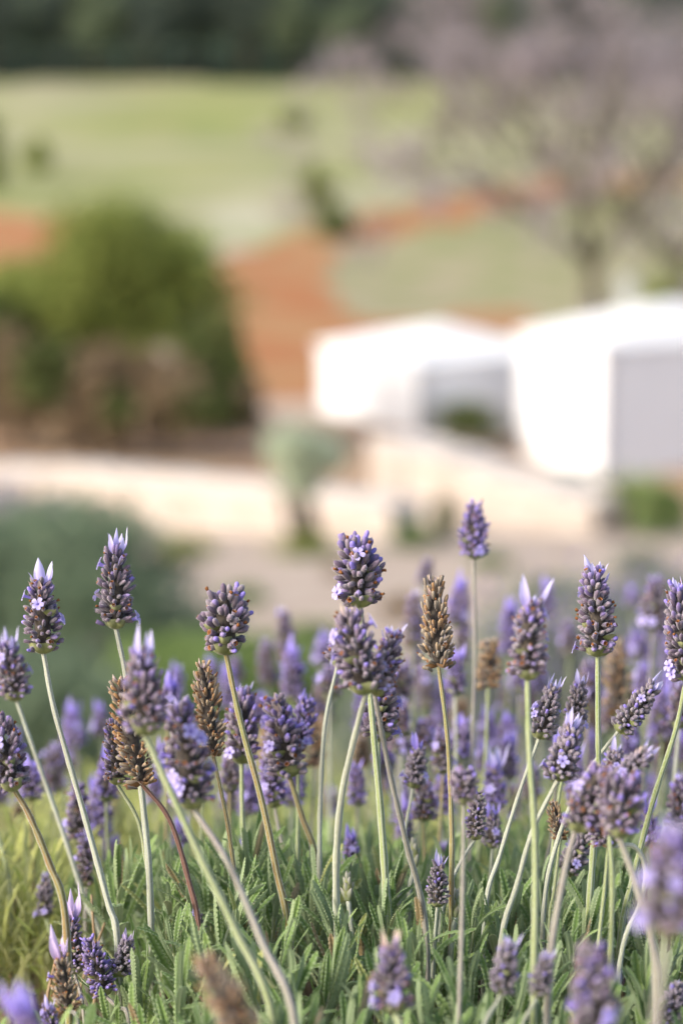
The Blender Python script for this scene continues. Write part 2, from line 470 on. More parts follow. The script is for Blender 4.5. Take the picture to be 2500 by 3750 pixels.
# ------------------------------------------------------------------ shrubs and trees of the valley
def shrub(name, label, cat, px, base_py, Y, w_px, h_px, mats, n, leaf, seed, group=None, lob=14, trunk_h=.12, up=0., kindn='crown', depth=.8, shell=.5, extra_mat=None, extra_n=0, trunk_mat='bark'):
    R = np.random.default_rng(seed)
    z = float(gz(Y)) if base_py is None else at(px, base_py, Y).z
    X = at(px, 1875, Y).x
    w = w_px / FPX * Y; h = h_px / FPX * Y
    t = empty(name, (X, Y, z)); tag(t, label, cat, group)
    V, F = [], []
    for k in range(6):
        a = k * 1.05 + R.random()
        q = Vector((math.cos(a) * w * .28, math.sin(a) * w * .28 * depth, h * R.uniform(.45, .7)))
        tube(V, F, [Vector((math.cos(a) * .01 * w, math.sin(a) * .01 * w, -.05 * h)), q * .45 + Vector((0, 0, h * trunk_h * .5)), q], [w * .028, w * .02, w * .008], 6)
    link('trunk', mesh('trunk', V, F, [M[trunk_mat]]), t)
    lb = [] if trunk_h > .15 else [(math.cos(q * 1.05) * w * .3, math.sin(q * 1.05) * w * .3 * depth, h * .2, w * .17, w * .17, h * .2) for q in range(6)]
    lb += lobes_round(0, 0, h * (trunk_h + (1 - trunk_h) * .5), w * .5, w * .5 * depth, h * (1 - trunk_h) * .5, lob, R, .7, .42)
    Vc, Fc = leaf_cards(lb, n, leaf, R, up, shell=shell)
    link(kindn, qmesh(kindn, Vc, Fc, [M[mats]]), t)
    if extra_mat:
        lb2 = [(a, b, c + .25 * f, d * 1.08, e * 1.08, f * .9) for a, b, c, d, e, f in lb]
        Vc, Fc = leaf_cards(lb2, extra_n, leaf * .9, R, up, shell=.8)
        link('flower_haze', qmesh('flower_haze', Vc, Fc, [M[extra_mat]]), t, kind='stuff')
    return t
# big green tree and dry brush on the slope
shrub('carob_tree', 'big round green tree standing over the brown brush', 'tree', 480, 1560, 56, 760, 850, 'f_tree', 9000, .16, 21, lob=24, trunk_h=.22)
shrub('carob_tree', 'smaller green tree growing against the big round green tree', 'tree', 130, 1540, 57, 620, 620, 'f_tree', 6500, .15, 22, lob=16, trunk_h=.2)
shrub('evergreen_shrub', 'dark green bush beside the big round green tree, next to red earth', 'bush', 800, 1580, 54, 330, 480, 'f_dark', 3500, .14, 23)
shrub('evergreen_shrub', 'dark green bush at the edge of the brown brush', 'bush', 10, 1480, 56, 300, 470, 'f_dark', 3000, .14, 24)
for i, (px, by, Y, w, h) in enumerate(((330, 1640, 53, 400, 420), (620, 1610, 53, 480, 360), (90, 1600, 54, 360, 420), (860, 1570, 53.5, 260, 200), (-160, 1600, 54, 360, 420))):
    shrub('dry_shrub', 'brown dry shrub at the foot of the big round green tree', 'shrub', px, by, Y, w, h, 'f_dry', 1700, .15, 30 + i, 'dry shrubs on the slope', shell=.3)
for i, (px, by, Y, w, h) in enumerate(((760, 1560, 52.5, 300, 190), (450, 1560, 52.6, 220, 160), (180, 1480, 53, 260, 260))):
    shrub('evergreen_shrub', 'low dark bush among the brown dry shrubs', 'bush', px, by, Y, w, h, 'f_dark', 1300, .12, 40 + i, 'low bushes in the brown brush')
# shrubs in the field
shrub('field_tree', 'dark green tree at the edge of the pale field', 'tree', -30, 700, 150, 170, 290, 'f_tree', 1800, .3, 50)
shrub('field_bush', 'small round bush alone in the pale field', 'bush', 170, 640, 165, 110, 140, 'f_tree', 900, .3, 51)
shrub('field_tree', 'young tree with dark foot where red earth meets the field', 'tree', 1165, 790, 130, 150, 200, 'f_tree', 700, .25, 52)
shrub('field_bush', 'dark bush on the upper edge of the red earth', 'bush', 1225, 890, 122, 180, 150, 'f_dark', 1100, .22, 53)
shrub('field_bush', 'faint bush high up in the green field', 'bush', 1080, 480, 205, 130, 90, 'f_tree', 600, .3, 54)
# almond trees behind the white house
def almond(px, Y, h, seed, label, reach=0):
    R = np.random.default_rng(seed)
    X = at(px, 1875, Y).x
    t = empty('almond_tree', (X, Y, float(gz(Y, X)) - .1)); tag(t, label, 'tree', 'almond trees behind the white house')
    V, F, tips = [], [], []
    tube(V, F, [Vector((0, 0, -.2)), Vector((.12, .1, h * .14)), Vector((-.05, 0, h * .34))], [.34, .27, .22], 9)
    for k in range(5):
        a = k * 1.257 + .4
        branch_rec(V, F, Vector((-.05, 0, h * .33)), Vector((math.cos(a) * .8, math.sin(a) * .8, .75)).normalized(), h * .30, .13, 3, R, tips, .55, 3)
    for k in range(reach):
        branch_rec(V, F, Vector((-.05, 0, h * (.32 + .03 * k))), Vector((-.75, .5 - .45 * k, .62 + .1 * k)).normalized(), h * (.36 + .03 * k), .06, 3, R, tips, .5, 3)
    link('trunk', mesh('trunk', V, F, [M['bark_olive']]), t)
    T = np.array([tuple(p) for p in tips])
    lb = [(p[0], p[1], p[2], .62, .62, .55) for p in T]
    Vc, Fc = leaf_cards(lb, 6600 + 2600 * reach, .085, R, shell=.1, aspect=1.1)
    link('crown', qmesh('crown', Vc, Fc, [M['f_blossom']]), t)
almond(2150, 66, 11.2, 61, 'pale pink almond tree in blossom with its forked trunk right behind the chimney', 3)
almond(2470, 68, 10.8, 62, 'pale pink almond tree in blossom behind the house, farther from the shed')

shrub('evergreen_shrub', 'green bush behind the roof of the white house', 'bush', 2440, 1330, 64, 300, 330, 'f_tree', 2500, .14, 64)

# ------------------------------------------------------------------ white houses
def house(name, label, N, el, er, eave_y, apex_y, base_y, win):
    """white house, near corner N (pixel column, distance); el, er: lengths of the two visible walls; low hipped roof"""
    Nx, NY = at(N[0], 1875, N[1]).x, N[1]
    ul = Vector((-1.65, 3.0)).normalized(); ur = Vector((3.0, 1.65)).normalized()
    ze = at(N[0], eave_y, NY).z; zb = at(N[0], base_y, NY).z
    n2 = Vector((Nx, NY)); L = n2 + ul * el; Rr = n2 + ur * er; Bk = L + ur * er; cen = (n2 + Bk) / 2
    za = CAM_H + (at(1250, apex_y, cen.y).z - CAM_H)
    H = ze - zb; t = empty(name, (Nx, NY, zb)); tag(t, label, 'house')
    def wall_piece(nm, A, B, z0, z1, th, mat='plaster', parent=None):
        d = (B - A); ln = d.length; d.normalize(); nrm = Vector((d.y, -d.x))
        V, F = [], []
        c = (A + B) / 2 - nrm * th / 2 - n2
        box(V, F, (c.x, c.y, (z0 + z1) / 2), (ln, th, z1 - z0), Matrix.Rotation(math.atan2(d.y, d.x), 3, 'Z'))
        o = link(nm, mesh(nm, V, F, [M[mat]], smooth=False), parent or t)
        b = o.modifiers.new('edge', 'BEVEL'); b.width = min(.05, th * .3); b.segments = 2
        return o
    th = .35
    wall_piece('wall', L, n2, -.6, H, th); wall_piece('wall', n2 + ur * .004, Rr, -.6, H - .003, th)
    wall_piece('wall', Rr, Bk, -.6, H - .006, th); wall_piece('wall', Bk, L, -.6, H - .009, th)
    # a shuttered window and a door on the wall in shade, painted white
    nr = Vector((ur.y, -ur.x))
    for f, w, z0, z1, nm in win:
        A = n2 + ur * er * f + nr * .03; f_ = wall_piece(nm, A, A + ur * w, z0, z1, .06, 'plaster_roof')
        wall_piece('shutter' if nm == 'window' else 'door_panel', A + ur * .06 + nr * .012, A + ur * (w - .06) + nr * .012, z0 + .06, z1 - .06, .03, 'plaster', None)
    V, F = [], []
    P4 = [L, n2, Rr, Bk]
    for z in (H + .002, H + .10):
        for p in P4:
            q = cen + (p - cen) * 1.03 - n2; V.append((q.x, q.y, z))
    c = cen - n2; V.append((c.x, c.y, za - zb))
    F += [(3, 2, 1, 0)] + [(i, (i + 1) % 4, 4 + (i + 1) % 4, 4 + i) for i in range(4)] + [(4 + i, 4 + (i + 1) % 4, 8) for i in range(4)]
    link('roof', mesh('roof', V, F, [M['plaster_roof']], smooth=False), t)
    return t, n2, cen, za - zb
hR, n2R, cenR, HR = house('white_house', 'tall white house with a chimney, in front of the almond trees', (2190, 55), 3.5, 6.4, 1285, 1098, 1800, [(.45, 1.0, .02, 2.05, 'door'), (.75, .7, .95, 1.9, 'window')])
V, F = [], []
cpos = Vector((at(2295, 1000, cenR.y).x - n2R.x, cenR.y - n2R.y, 0))
box(V, F, (cpos.x, cpos.y, HR + .06), (.36, .36, .8)); box(V, F, (cpos.x, cpos.y, HR + .50), (.44, .44, .08))
link('chimney', mesh('chimney', V, F, [M['chimney']], smooth=False), hR)
hL, n2L, cenL, HL = house('white_shed', 'lower white building whose end wall faces the red earth, beside the tall white house', (1520, 58), 5.0, 4.4, 1350, 1180, 1610, [(.5, .8, .02, 1.3, 'door')])
# plants at the houses
shrub('hedge_bush', 'dark green bush in front of the shaded porch', 'bush', 1720, 1600, 57.6, 330, 150, 'f_dark', 1400, .09, 70)
shrub('garden_shrub', 'low green shrub against the wall of the white house', 'shrub', 2090, 1790, 53.6, 240, 90, 'f_rosemary', 800, .07, 71)

# ------------------------------------------------------------------ stone walls
def stone_wall(name, label, pts, height, th, seed, coping=True, slope=None):
    """dry-laid limestone wall along ground points: body of uneven blocks plus coping slabs"""
    R = np.random.default_rng(seed)
    p0 = pts[0]; t = empty(name, (p0[0], p0[1], float(gz(p0[1])))); tag(t, label, 'wall')
    k = 0
    for (x0, y0), (x1, y1) in zip(pts[:-1], pts[1:]):
        A, B = Vector((x0, y0)), Vector((x1, y1)); d = B - A; ln = d.length; d.normalize()
        rot = Matrix.Rotation(math.atan2(d.y, d.x), 3, 'Z')
        V, F = [], []
        z = 0.; course = 0
        while z < height - .02:
            hh = min(R.uniform(.13, .2), height - z); s = -R.uniform(0, .2)
            if height - z - hh < .06: hh = height - z
            while s < ln:
                w = R.uniform(.22, .5); e = min(s + w, ln); s0 = max(s, 0)
                if e - s0 > .03:
                    c = A + d * (s0 + e) / 2; zz = float(gz(c.y)) - .15; fz = 1. if slope is None else float(np.interp(c.x, *slope))
                    tt = th * R.uniform(.93, 1.05)
                    box(V, F, (c.x - p0[0], c.y - p0[1], zz - float(gz(p0[1])) + (z + hh / 2) * fz), (e - s0 - .012, tt, hh * fz - .012), rot)
                s += w
            z += hh
        # mortar core
        c = (A + B) / 2
        o = link('stonework', mesh('stonework', V, F, [M['limestone']], smooth=False), t, kind='stuff')
        if coping:
            s = 0.
            while s < ln - .01:
                w = min(R.uniform(.55, .9), ln - s); c = A + d * (s + w / 2); fz = 1. if slope is None else float(np.interp(c.x, *slope))
                V, F = [], []
                box(V, F, (c.x - p0[0], c.y - p0[1], float(gz(c.y)) - .15 - float(gz(p0[1])) + height * fz + .035), (w - .015, th * 1.12, .07 + R.uniform(-.008, .008)), rot)
                ob = link('coping_stone', mesh('coping_stone', V, F, [M['limestone_b']], smooth=False), t)
                s += w
    return t
def wall_xy(px, Y): return (at(px, 1875, Y).x, Y)
stone_wall('garden_wall', 'long low cream stone wall below the brown brush', [wall_xy(-900, 27.0), wall_xy(300, 25.2), wall_xy(1490, 22.2)], .72, .45, 80, slope=([-2.7, -.66, .6], [1., .78, .6]))
stone_wall('terrace_wall', 'taller cream stone wall stepping down in front of the white house', [wall_xy(1445, 28.0), wall_xy(1560, 25.8), wall_xy(2260, 23.3)], 1.0, .6, 81, slope=([.62, 1.0, 1.8, 2.65], [1., .94, .68, .42]))

shrub('young_tree', 'small silvery green tree on a dark trunk before the cream wall', 'tree', 1085, 2040, 20.6, 400, 510, 'f_silver', 4200, .05, 82, trunk_h=.42, lob=10)
V, F = [], []
tb = at(1130, 2040, 20.6)
tr = empty('plant_stake', (tb.x + .02, tb.y + .05, float(gz(20.65)))); tag(tr, 'dark woody stump leaning beside the small silvery tree', 'stump')
tube(V, F, [Vector((.06, 0, -.05)), Vector((0, 0, .2)), Vector((-.1, .02, .6))], [.09, .075, .05], 9)
link('stem', mesh('stem', V, F, [M['bark']]), tr)
# yucca by the white house: sword leaves
def yucca(px, Y, h, n, seed, label):
    R = np.random.default_rng(seed); X = at(px, 1875, Y).x
    t = empty('yucca_plant', (X, Y, float(gz(Y)))); tag(t, label, 'plant', 'spiky plants by the wall')
    V, F = [], []
    tube(V, F, [Vector((0, 0, -.05)), Vector((0, 0, h * .3))], [.06, .05], 8)
    link('stem', mesh('stem', V, F, [M['bark']]), t)
    for i in range(n):
        a = i * 2.4; el = R.uniform(.3, 1.4); ln = h * R.uniform(.5, .75)
        d = Vector((math.cos(a) * math.cos(el), math.sin(a) * math.cos(el), math.sin(el))); sd = Vector((-math.sin(a), math.cos(a), 0))
        V, F = [], []
        for k, s in enumerate((0, .35, .7, 1)):
            c = Vector((0, 0, h * .3)) + d * ln * s - Vector((0, 0, .12 * ln * s * s)); w = .045 * (1 - s ** 2) + .004
            V += [tuple(c - sd * w), tuple(c - Vector((0, 0, .012 * (1 - s)))), tuple(c + sd * w)]
        for k in range(3):
            for j in range(2): a0 = k * 3 + j; F.append((a0, a0 + 1, a0 + 4, a0 + 3))
        link('leaf', mesh('leaf', V, F, [M['f_green']]), t)
yucca(2300, 23.4, .82, 26, 83, 'spiky dark green plant where the taller cream wall ends')
shrub('garden_shrub', 'leafy green shrub next to the spiky plant by the cream wall', 'shrub', 2420, None, 22.8, 260, 230, 'f_green', 900, .05, 84)
shrub('garden_shrub', 'small green shrub at the foot of the taller cream wall', 'shrub', 1500, None, 20.5, 200, 110, 'f_green', 600, .035, 85)
shrub('garden_shrub', 'small dark shrub at the foot of the taller cream wall', 'shrub', 1630, None, 21.5, 110, 190, 'f_dark', 500, .035, 86)
shrub('garden_shrub', 'low green shrub at the foot of the long low cream wall', 'shrub', 690, None, 19.5, 240, 90, 'f_tree', 600, .035, 87)
shrub('garden_shrub', 'low shrub at the foot of the dark woody stump', 'shrub', 1120, None, 19.2, 300, 110, 'f_tree', 500, .03, 88)
RT = np.random.default_rng(404)
for i, (px, Y, w, h, mt) in enumerate(((620, 17.5, 170, 60, 'f_dry'), (900, 14.5, 190, 70, 'f_green'), (1260, 17.0, 150, 55, 'f_dry'), (1480, 13.5, 220, 80, 'f_dry'), (1800, 17.8, 180, 70, 'f_green'), (2000, 15.0, 240, 90, 'f_grey'), (1150, 11.8, 260, 90, 'f_green'), (700, 12.0, 260, 100, 'f_grey'), (1900, 12.2, 300, 110, 'f_grey'), (2350, 17.0, 260, 120, 'f_grey'), (2450, 14.0, 300, 170, 'f_grey'))):
    lab = {'f_dry': 'low dry brown tuft on the bare path below the walls', 'f_green': 'low fresh green tuft on the bare path below the walls', 'f_grey': 'low grey-green tuft on the bare path below the walls'}[mt]
    shrub('grass_tuft', lab, 'tuft', px, None, Y, w, h, mt, 420, .03, 600 + i, 'tufts on the path', up=.8, shell=.2)
# nearer bushes behind the lavender
shrub('rosemary_bush', 'large dark green bush in front of the long low cream wall', 'bush', 200, None, 10.5, 1500, 620, 'f_rosemary', 13000, .028, 90, up=.6, lob=20)
shrub('rosemary_bush', 'dark green bush at the side of the large dark green bush', 'bush', -380, None, 10.2, 700, 560, 'f_rosemary', 5000, .028, 91, up=.6)
shrub('lavender_bush', 'pale greyish bush seen over the large dark green bush', 'bush', 90, None, 15.5, 480, 420, 'f_palegreen', 2600, .035, 92, up=.6, extra_mat='f_violet', extra_n=250)
shrub('rosemary_bush', 'fresh green low bush on the path below the cream wall', 'bush', 760, None, 7.0, 1250, 330, 'f_green', 6500, .022, 93, up=.6, lob=22)
shrub('lavender_bush', 'lavender bush with violet haze of flowers beside the path', 'bush', 2380, None, 4.6, 1500, 960, 'f_grey', 9000, .016, 94, up=.8, lob=22, extra_mat='f_violet', extra_n=1500)
shrub('lavender_bush', 'grey green lavender bush below the path', 'bush', 1650, None, 5.6, 1000, 430, 'f_grey', 5000, .018, 95, up=.8, extra_mat='f_violet', extra_n=300)
shrub('rosemary_bush', 'dusky bush in front of the large dark green bush', 'bush', 60, None, 4.4, 1150, 800, 'f_rosemary', 7000, .016, 96, up=.6)
shrub('rosemary_bush', 'green bush right behind the lavender stems', 'bush', 1000, None, 3.6, 1500, 500, 'f_green', 7000, .014, 97, up=.8, lob=20)
shrub('lavender_bush', 'second lavender bush with violet haze behind the stems', 'bush', 2250, None, 3.0, 1300, 1000, 'f_rosemary', 7000, .012, 98, up=.8, extra_mat='f_violet', extra_n=700)

# ------------------------------------------------------------------ lavender pieces (shared meshes)
def lathe(profile, sides, rib=0., tip_from=None, hollow=False):
    V, F, A, MI = [], [], [], []
    for z, r in profile:
        for k in range(sides):
            th = 2 * math.pi * k / sides; rr = r * (1 - (rib if k % 2 else 0))
            V.append((rr * math.cos(th), rr * math.sin(th), z)); A.append(max(0, min(1, z)))
    n = len(profile)
    for i in range(n - 1):
        for k in range(sides):
            a = i * sides + k; b = i * sides + (k + 1) % sides
            F.append((a, b, b + sides, a + sides)); MI.append(1 if tip_from is not None and i >= tip_from else 0)
    F.append(tuple((n - 1) * sides + k for k in range(sides))); MI.append(1 if tip_from is not None else 0)
    return V, F, A, MI
PIECE = {}
def hairs(sh, n, seed, z_lo=.1, z_hi=1.):
    V, F, A, MI = [list(q) for q in sh]; R = np.random.default_rng(seed)
    base = [v for v in V if z_lo <= v[2] <= z_hi]
    for i in range(n):
        v = base[int(R.integers(len(base)))]; w = Vector((v[0], v[1], 0)); 
        if w.length < .05: continue
        w.normalize(); th = R.uniform(-.4, .4); w = Matrix.Rotation(th, 3, 'Z') @ w
        p = Vector((w.x * math.hypot(v[0], v[1]) * .9, w.y * math.hypot(v[0], v[1]) * .9, v[2] + R.uniform(-.1, .1)))
        tip = p + (w + Vector((0, 0, R.uniform(.1, .7)))) * R.uniform(.08, .17); sd = Vector((-w.y, w.x, 0)) * .014
        k = len(V); V += [tuple(p - sd), tuple(p + sd), tuple(tip)]; A += [2., 2., 2.]; F.append((k, k + 1, k + 2)); MI.append(0)
    return V, F, A, MI
def bud_closed(): return lathe([(0, .16), (.18, .36), (.5, .47), (.78, .44), (.93, .27), (1.0, .08)], 8, .2)
def bud_open(): return lathe([(0, .16), (.2, .35), (.55, .44), (.85, .47), (.98, .42), (.90, .28), (.72, .2)], 8, .16, 4)
def bud_withered():
    V, F, A, MI = lathe([(0, .16), (.2, .36), (.55, .45), (.85, .40), (.94, .24)], 8, .14)
    R = np.random.default_rng(3); n = len(V)
    prof = [(.88, .17), (1.02, .24), (1.13, .30), (1.20, .15)]
    for z, r in prof:
        for k in range(6):
            th = k * 1.047; rr = r * R.uniform(.55, 1.25)
            V.append((rr * math.cos(th) + .05, rr * math.sin(th), z + R.uniform(-.06, .06))); A.append((z - .88) * 3)
    for i in range(3):
        for k in range(6):
            a = n + i * 6 + k; b = n + i * 6 + (k + 1) % 6
            F.append((a, b, b + 6, a + 6)); MI.append(1)
    F.append(tuple(n + 18 + k for k in range(6))); MI.append(1)
    return V, F, A, MI
def bud_violet():
    return lathe([(0, .16), (.2, .36), (.5, .46), (.74, .44), (.80, .34), (.95, .40), (1.1, .30), (1.18, .12)], 8, .12, 3)
def sheet(rows, cols, wfun, zfun, fold, bend):
    V, F, A = [], [], []
    for i in range(rows + 1):
        s = i / rows
        for j in range(cols + 1):
            u = j / cols * 2 - 1
            V.append((u * wfun(s), zfun(s) + fold * u * u * (wfun(s)) , s - bend * 0)); A.append(s)
    for i in range(rows):
        for j in range(cols):
            a = i * (cols + 1) + j; F.append((a, a + 1, a + cols + 2, a + cols + 1))
    return V, F, A, [0] * len(F)
def petal_shape(k):   # tuft petal along +Z, curving in -Y
    w = [.15, .19, .11][k]
    return sheet(7, 4, lambda s: w * (math.sin(math.pi * min(1, s * .92 + .12)) ** .8) * (1 - .25 * s) + .008, lambda s: [.10, .20, -.10][k] * s * s + .04 * math.sin(5 * s), .55, 0)
def bract_shape():
    return sheet(7, 6, lambda s: .62 * math.sin(math.pi * min(1, (s * .80 + .20))) ** .75 + .01, lambda s: -.42 * math.sin(s * 1.9) + .55 * s * s * .5, 1.1, 0)
def floret_shape():
    V, F, A = [], [], []
    # short tube
    for z, r in ((-.55, .10), (-.2, .12), (0, .15)):
        for k in range(6): V.append((r * math.cos(k * 1.047), r * math.sin(k * 1.047), z)); A.append(0.)
    for i in range(2):
        for k in range(6):
            a = i * 6 + k; b = i * 6 + (k + 1) % 6; F.append((a, b, b + 6, a + 6))
    for q in range(5):
        th = q * 2 * math.pi / 5 + .3; c, s_ = math.cos(th), math.sin(th); n = len(V)
        ln = .52 if q in (0, 1) else .44
        for r, w, z in ((.10, .06, 0), (.24, .15, .05), (.40, .17, .07), (.50, .10, .03)):
            r = r * ln / .5
            for e in (-1, 0, 1):
                V.append((c * r - s_ * w * e, s_ * r + c * w * e, z + (.03 if e else 0))); A.append(min(1, r * 2))
        for i in range(3):
            for j in range(2): a = n + i * 3 + j; F.append((a, a + 1, a + 4, a + 3))
    return V, F, A, [0] * len(F)
SHAPES = dict(closed=hairs(bud_closed(), 26, 1), open=hairs(bud_open(), 26, 2), withered=hairs(bud_withered(), 24, 3, .1, .8), violet=hairs(bud_violet(), 22, 4, .1, .7), petal0=petal_shape(0), petal1=petal_shape(1), petal2=petal_shape(2), bract=bract_shape(), floret=floret_shape())
def piece(shape, m0, m1=None):
    key = (shape, m0, m1)
    if key not in PIECE:
        V, F, A, MI = SHAPES[shape]
        nm = {'closed': 'bud', 'open': 'bud', 'withered': 'bud', 'violet': 'bud', 'bract': 'bract', 'floret': 'floret'}.get(shape, 'petal')
        PIECE[key] = mesh(nm, V, F, [M[m0]] + ([M[m1]] if m1 else []), MI, True, {'t': A})
    return PIECE[key]
def dirmat(pos, d, sx, sz, roll, face=None, sy=None):
    """matrix taking +Z to d at pos; face: direction that local +Y should lean to"""
    z = d.normalized(); ref = face if face is not None else Vector((.3, .9, .2))
    y = (ref - z * ref.dot(z))
    y = y.normalized() if y.length > 1e-5 else z.orthogonal().normalized()
    x = y.cross(z)
    m = Matrix((x, y, z)).transposed()
    if face is None: m = m @ Matrix.Rotation(roll, 3, 'Z')
    m = m @ Matrix.Diagonal((sx, sy or sx, sz))
    M4 = m.to_4x4(); M4.translation = pos
    return M4

CANX = [.55, .70, .78, .82, .86, .90, .96, 1.1, 1.4, 2.0]; CANY = [4700, 4100, 3760, 3560, 3380, 3240, 3170, 3080, 2970, 2840]
def canopy(d): return float(np.interp(d, CANX, CANY))

GROUP = 'lavender flowers of the bush'
flower_bases = []
def flower(label, tip, base, wpx, d, kind='P', tuft=.2, stem=None, smat='stem_green', sep=None, d2=None, lean=0., seed=0, tmat='tuft', florets=3, cat='lavender flower', swpx=21.5):
    R = np.random.default_rng(1000 + seed)
    p0 = pd(base[0], base[1], d); p1 = pd(tip[0], tip[1], d + lean)
    W = wpx * d / FPX; ax = p1 - p0; Lt = ax.length; z = ax.normalized(); L = Lt * (1 - tuft)
    xa = z.cross(Vector((0, 1, .2))).normalized(); ya = z.cross(xa)
    blur = 125 * abs(d - FOCUS) / d
    if sep is None: sep = blur < 4.5
    # ---- stem
    cy = canopy(d)
    if stem is None:
        yb = max(base[1] + 160, cy + 120); sx_ = (1250 - base[0]) * .04 + R.uniform(-40, 40)
        stem = [(base[0] + sx_ * .3, (base[1] * .55 + yb * .45)), (base[0] + sx_, yb)]
    dd2 = d2 if d2 is not None else d + R.uniform(-.012, .012)
    pts = [p0 + z * (.25 * L), p0]
    n = len(stem)
    for i, (x, y) in enumerate(stem):
        pts.append(pd(x, y, d + (dd2 - d) * (i + 1) / n))
    last = pts[-1]; pts.append(last + Vector((0, 0.006, -.06)))
    root = empty('lavender_flower', pts[-1]); tag(root, label, cat, GROUP)
    flower_bases.append(pts[-1].copy())
    o0 = pts[-1].copy()
    sp = catmull([p - o0 for p in pts[1:]], 7)
    sp = [p - o0 for p in (pts[0],)] + sp
    rs = swpx * .5 * min(1.12, max(.62, wpx / 150)) / FPX * FOCUS
    rad = [rs * (.80 + .35 * min(1, i / len(sp) * 1.4)) for i in range(len(sp))]
    V, F, A = [], [], []
    wob = [1 + .07 * math.sin(i * 1.7 + seed) + R.uniform(-.05, .05) for i in range(len(sp))]
    rad = [a_ * b_ for a_, b_ in zip(rad, wob)]
    tube(V, F, sp, rad, 8, .28, A)
    if blur < 22:
        for i in range(int(260 * min(1.6, len(sp) / 22))):
            j = int(R.integers(1, len(sp) - 2)); f = R.random(); c = sp[j].lerp(sp[j + 1], f); tg = (sp[j + 1] - sp[j]).normalized()
            w = Vector(R.normal(size=3)); w = (w - tg * w.dot(tg)).normalized(); r_ = rad[j] * .82
            k = len(V); sd = tg * .00006; V += [tuple(c + w * r_ - sd), tuple(c + w * r_ + sd), tuple(c + w * (r_ + R.uniform(.0002, .00055)) + tg * R.uniform(-.0003, .0003))]
            F.append((k, k + 1, k + 2)); A += [1.2, 1.2, 1.2]
    link('stem', mesh('stem', V, F, [M[smat]], None, True, {'ridge': A}), root)
    # ---- head core (axis)
    hp = p0 - o0
    rotm = Matrix((xa, ya, z)).transposed().to_4x4()
    V, F, A, MI = lathe([(0, W * .07), (L * .12, W * .2), (L * .5, W * .21), (L * .85, W * .12), (L * .99, W * .02)], 8)
    head = link('flower_head', mesh('flower_head', V, F, [M['core']], None, True, {'t': [.5] * len(V)}), root, Matrix.Translation(hp) @ rotm)
    # ---- pieces around the axis, in head coordinates
    items = []
    bl = .28 * W; bw = .135 * W * (1.0 if kind != 'G' else 1.12)
    v1, v2, v3, v4 = R.uniform(.88, 1.14), R.uniform(.88, 1.12), R.uniform(-9, 9), R.uniform(-.13, .13)
    bl *= v1; bw *= v2
    if kind in ('D', 'B'): bl *= 1.08; bw *= .82
    tiers = max(4, int(round(L / (.138 * W)))); k = 11 if wpx > 120 else 10 if wpx > 85 else 9; k += 3 * (kind == 'R'); z0 = .13 * W if kind not in 'DB' else 0.
    for i in range(tiers):
        t = (i + .35) / tiers
        if kind == 'R': prof = math.sqrt(max(.05, 1 - ((t - .42) / .64) ** 2)); ang0 = 98 - 84 * t
        elif kind in ('D', 'B'): prof = .78 + .2 * math.sin(math.pi * min(1, t * .8 + .2)) - .32 * t; ang0 = 66 - 46 * t
        else: prof = .83 + .2 * math.sin(math.pi * min(1, t * .75 + .22)) - .42 * t ** 1.5; ang0 = 84 - 54 * t
        prof *= (1 + R.uniform(-.08, .08)) * (1 + v4 * (t - .4)); ang0 += v3
        Rr = W * .5 * prof
        kk = k if t < .72 else k - 2
        if t > .88: kk = k - 4
        for j in range(kk):
            az = 2 * math.pi * (j + .5 * (i % 2)) / kk + R.uniform(-.3, .3)
            if R.random() < (.08 if kind not in 'DB' else .2): continue
            an = math.radians(ang0 + R.uniform(-18, 18))
            er = Vector((math.cos(az), math.sin(az), 0))
            dv = er * math.sin(an) + Vector((0, 0, math.cos(an)))
            ll = bl * R.uniform(.72, 1.25)
            zt_ = z0 + (L - z0) * t + .03 * W * R.normal(); bend_ = .10 * W * math.sin(seed * 2.3) * t * t
            rb = max(.02 * W, Rr * R.uniform(.80, 1.10 if kind not in 'DB' else 1.28) - ll * math.sin(an))
            zt_ += .05 * W * R.normal()
            pos = er * rb + Vector((bend_, 0, zt_ - ll * math.cos(an) * .35))
            q = R.random(); sh, m1 = 'closed', None
            cm = {'P': 'cal_purple', 'R': 'cal_purple', 'V': 'cal_violet', 'G': 'cal_grey', 'D': 'cal_dry', 'B': 'cal_brown'}[kind]
            if kind in ('P', 'R'):
                if R.random() < max(.12, (t - .45) * 1.1): cm = 'cal_violet'
                elif R.random() < .25: cm = 'cal_grey'
                if q < .10: sh, m1 = 'withered', 'tip_dark'
                elif q < .22: sh, m1 = 'open', 'tip_dark'
                elif q < .30: sh, m1 = 'violet', 'tip_violet'
            elif kind == 'V':
                if q < .25: sh, m1 = 'violet', 'tip_violet'
                elif q < .32: sh, m1 = 'withered', 'tip_dark'
            elif kind == 'G':
                if q < .05: sh, m1 = 'violet', 'tip_violet'
            else:
                if q < .35: sh, m1 = 'open', 'tip_dark'
                elif q < .5: sh, m1 = 'withered', 'tip_dark'
                if R.random() < .35: cm = 'cal_dry' if kind == 'B' else 'cal_brown'
            items.append(('bud', sh, cm, m1, dirmat(pos, dv, bw * R.uniform(.88, 1.12), ll, R.uniform(0, 6))))
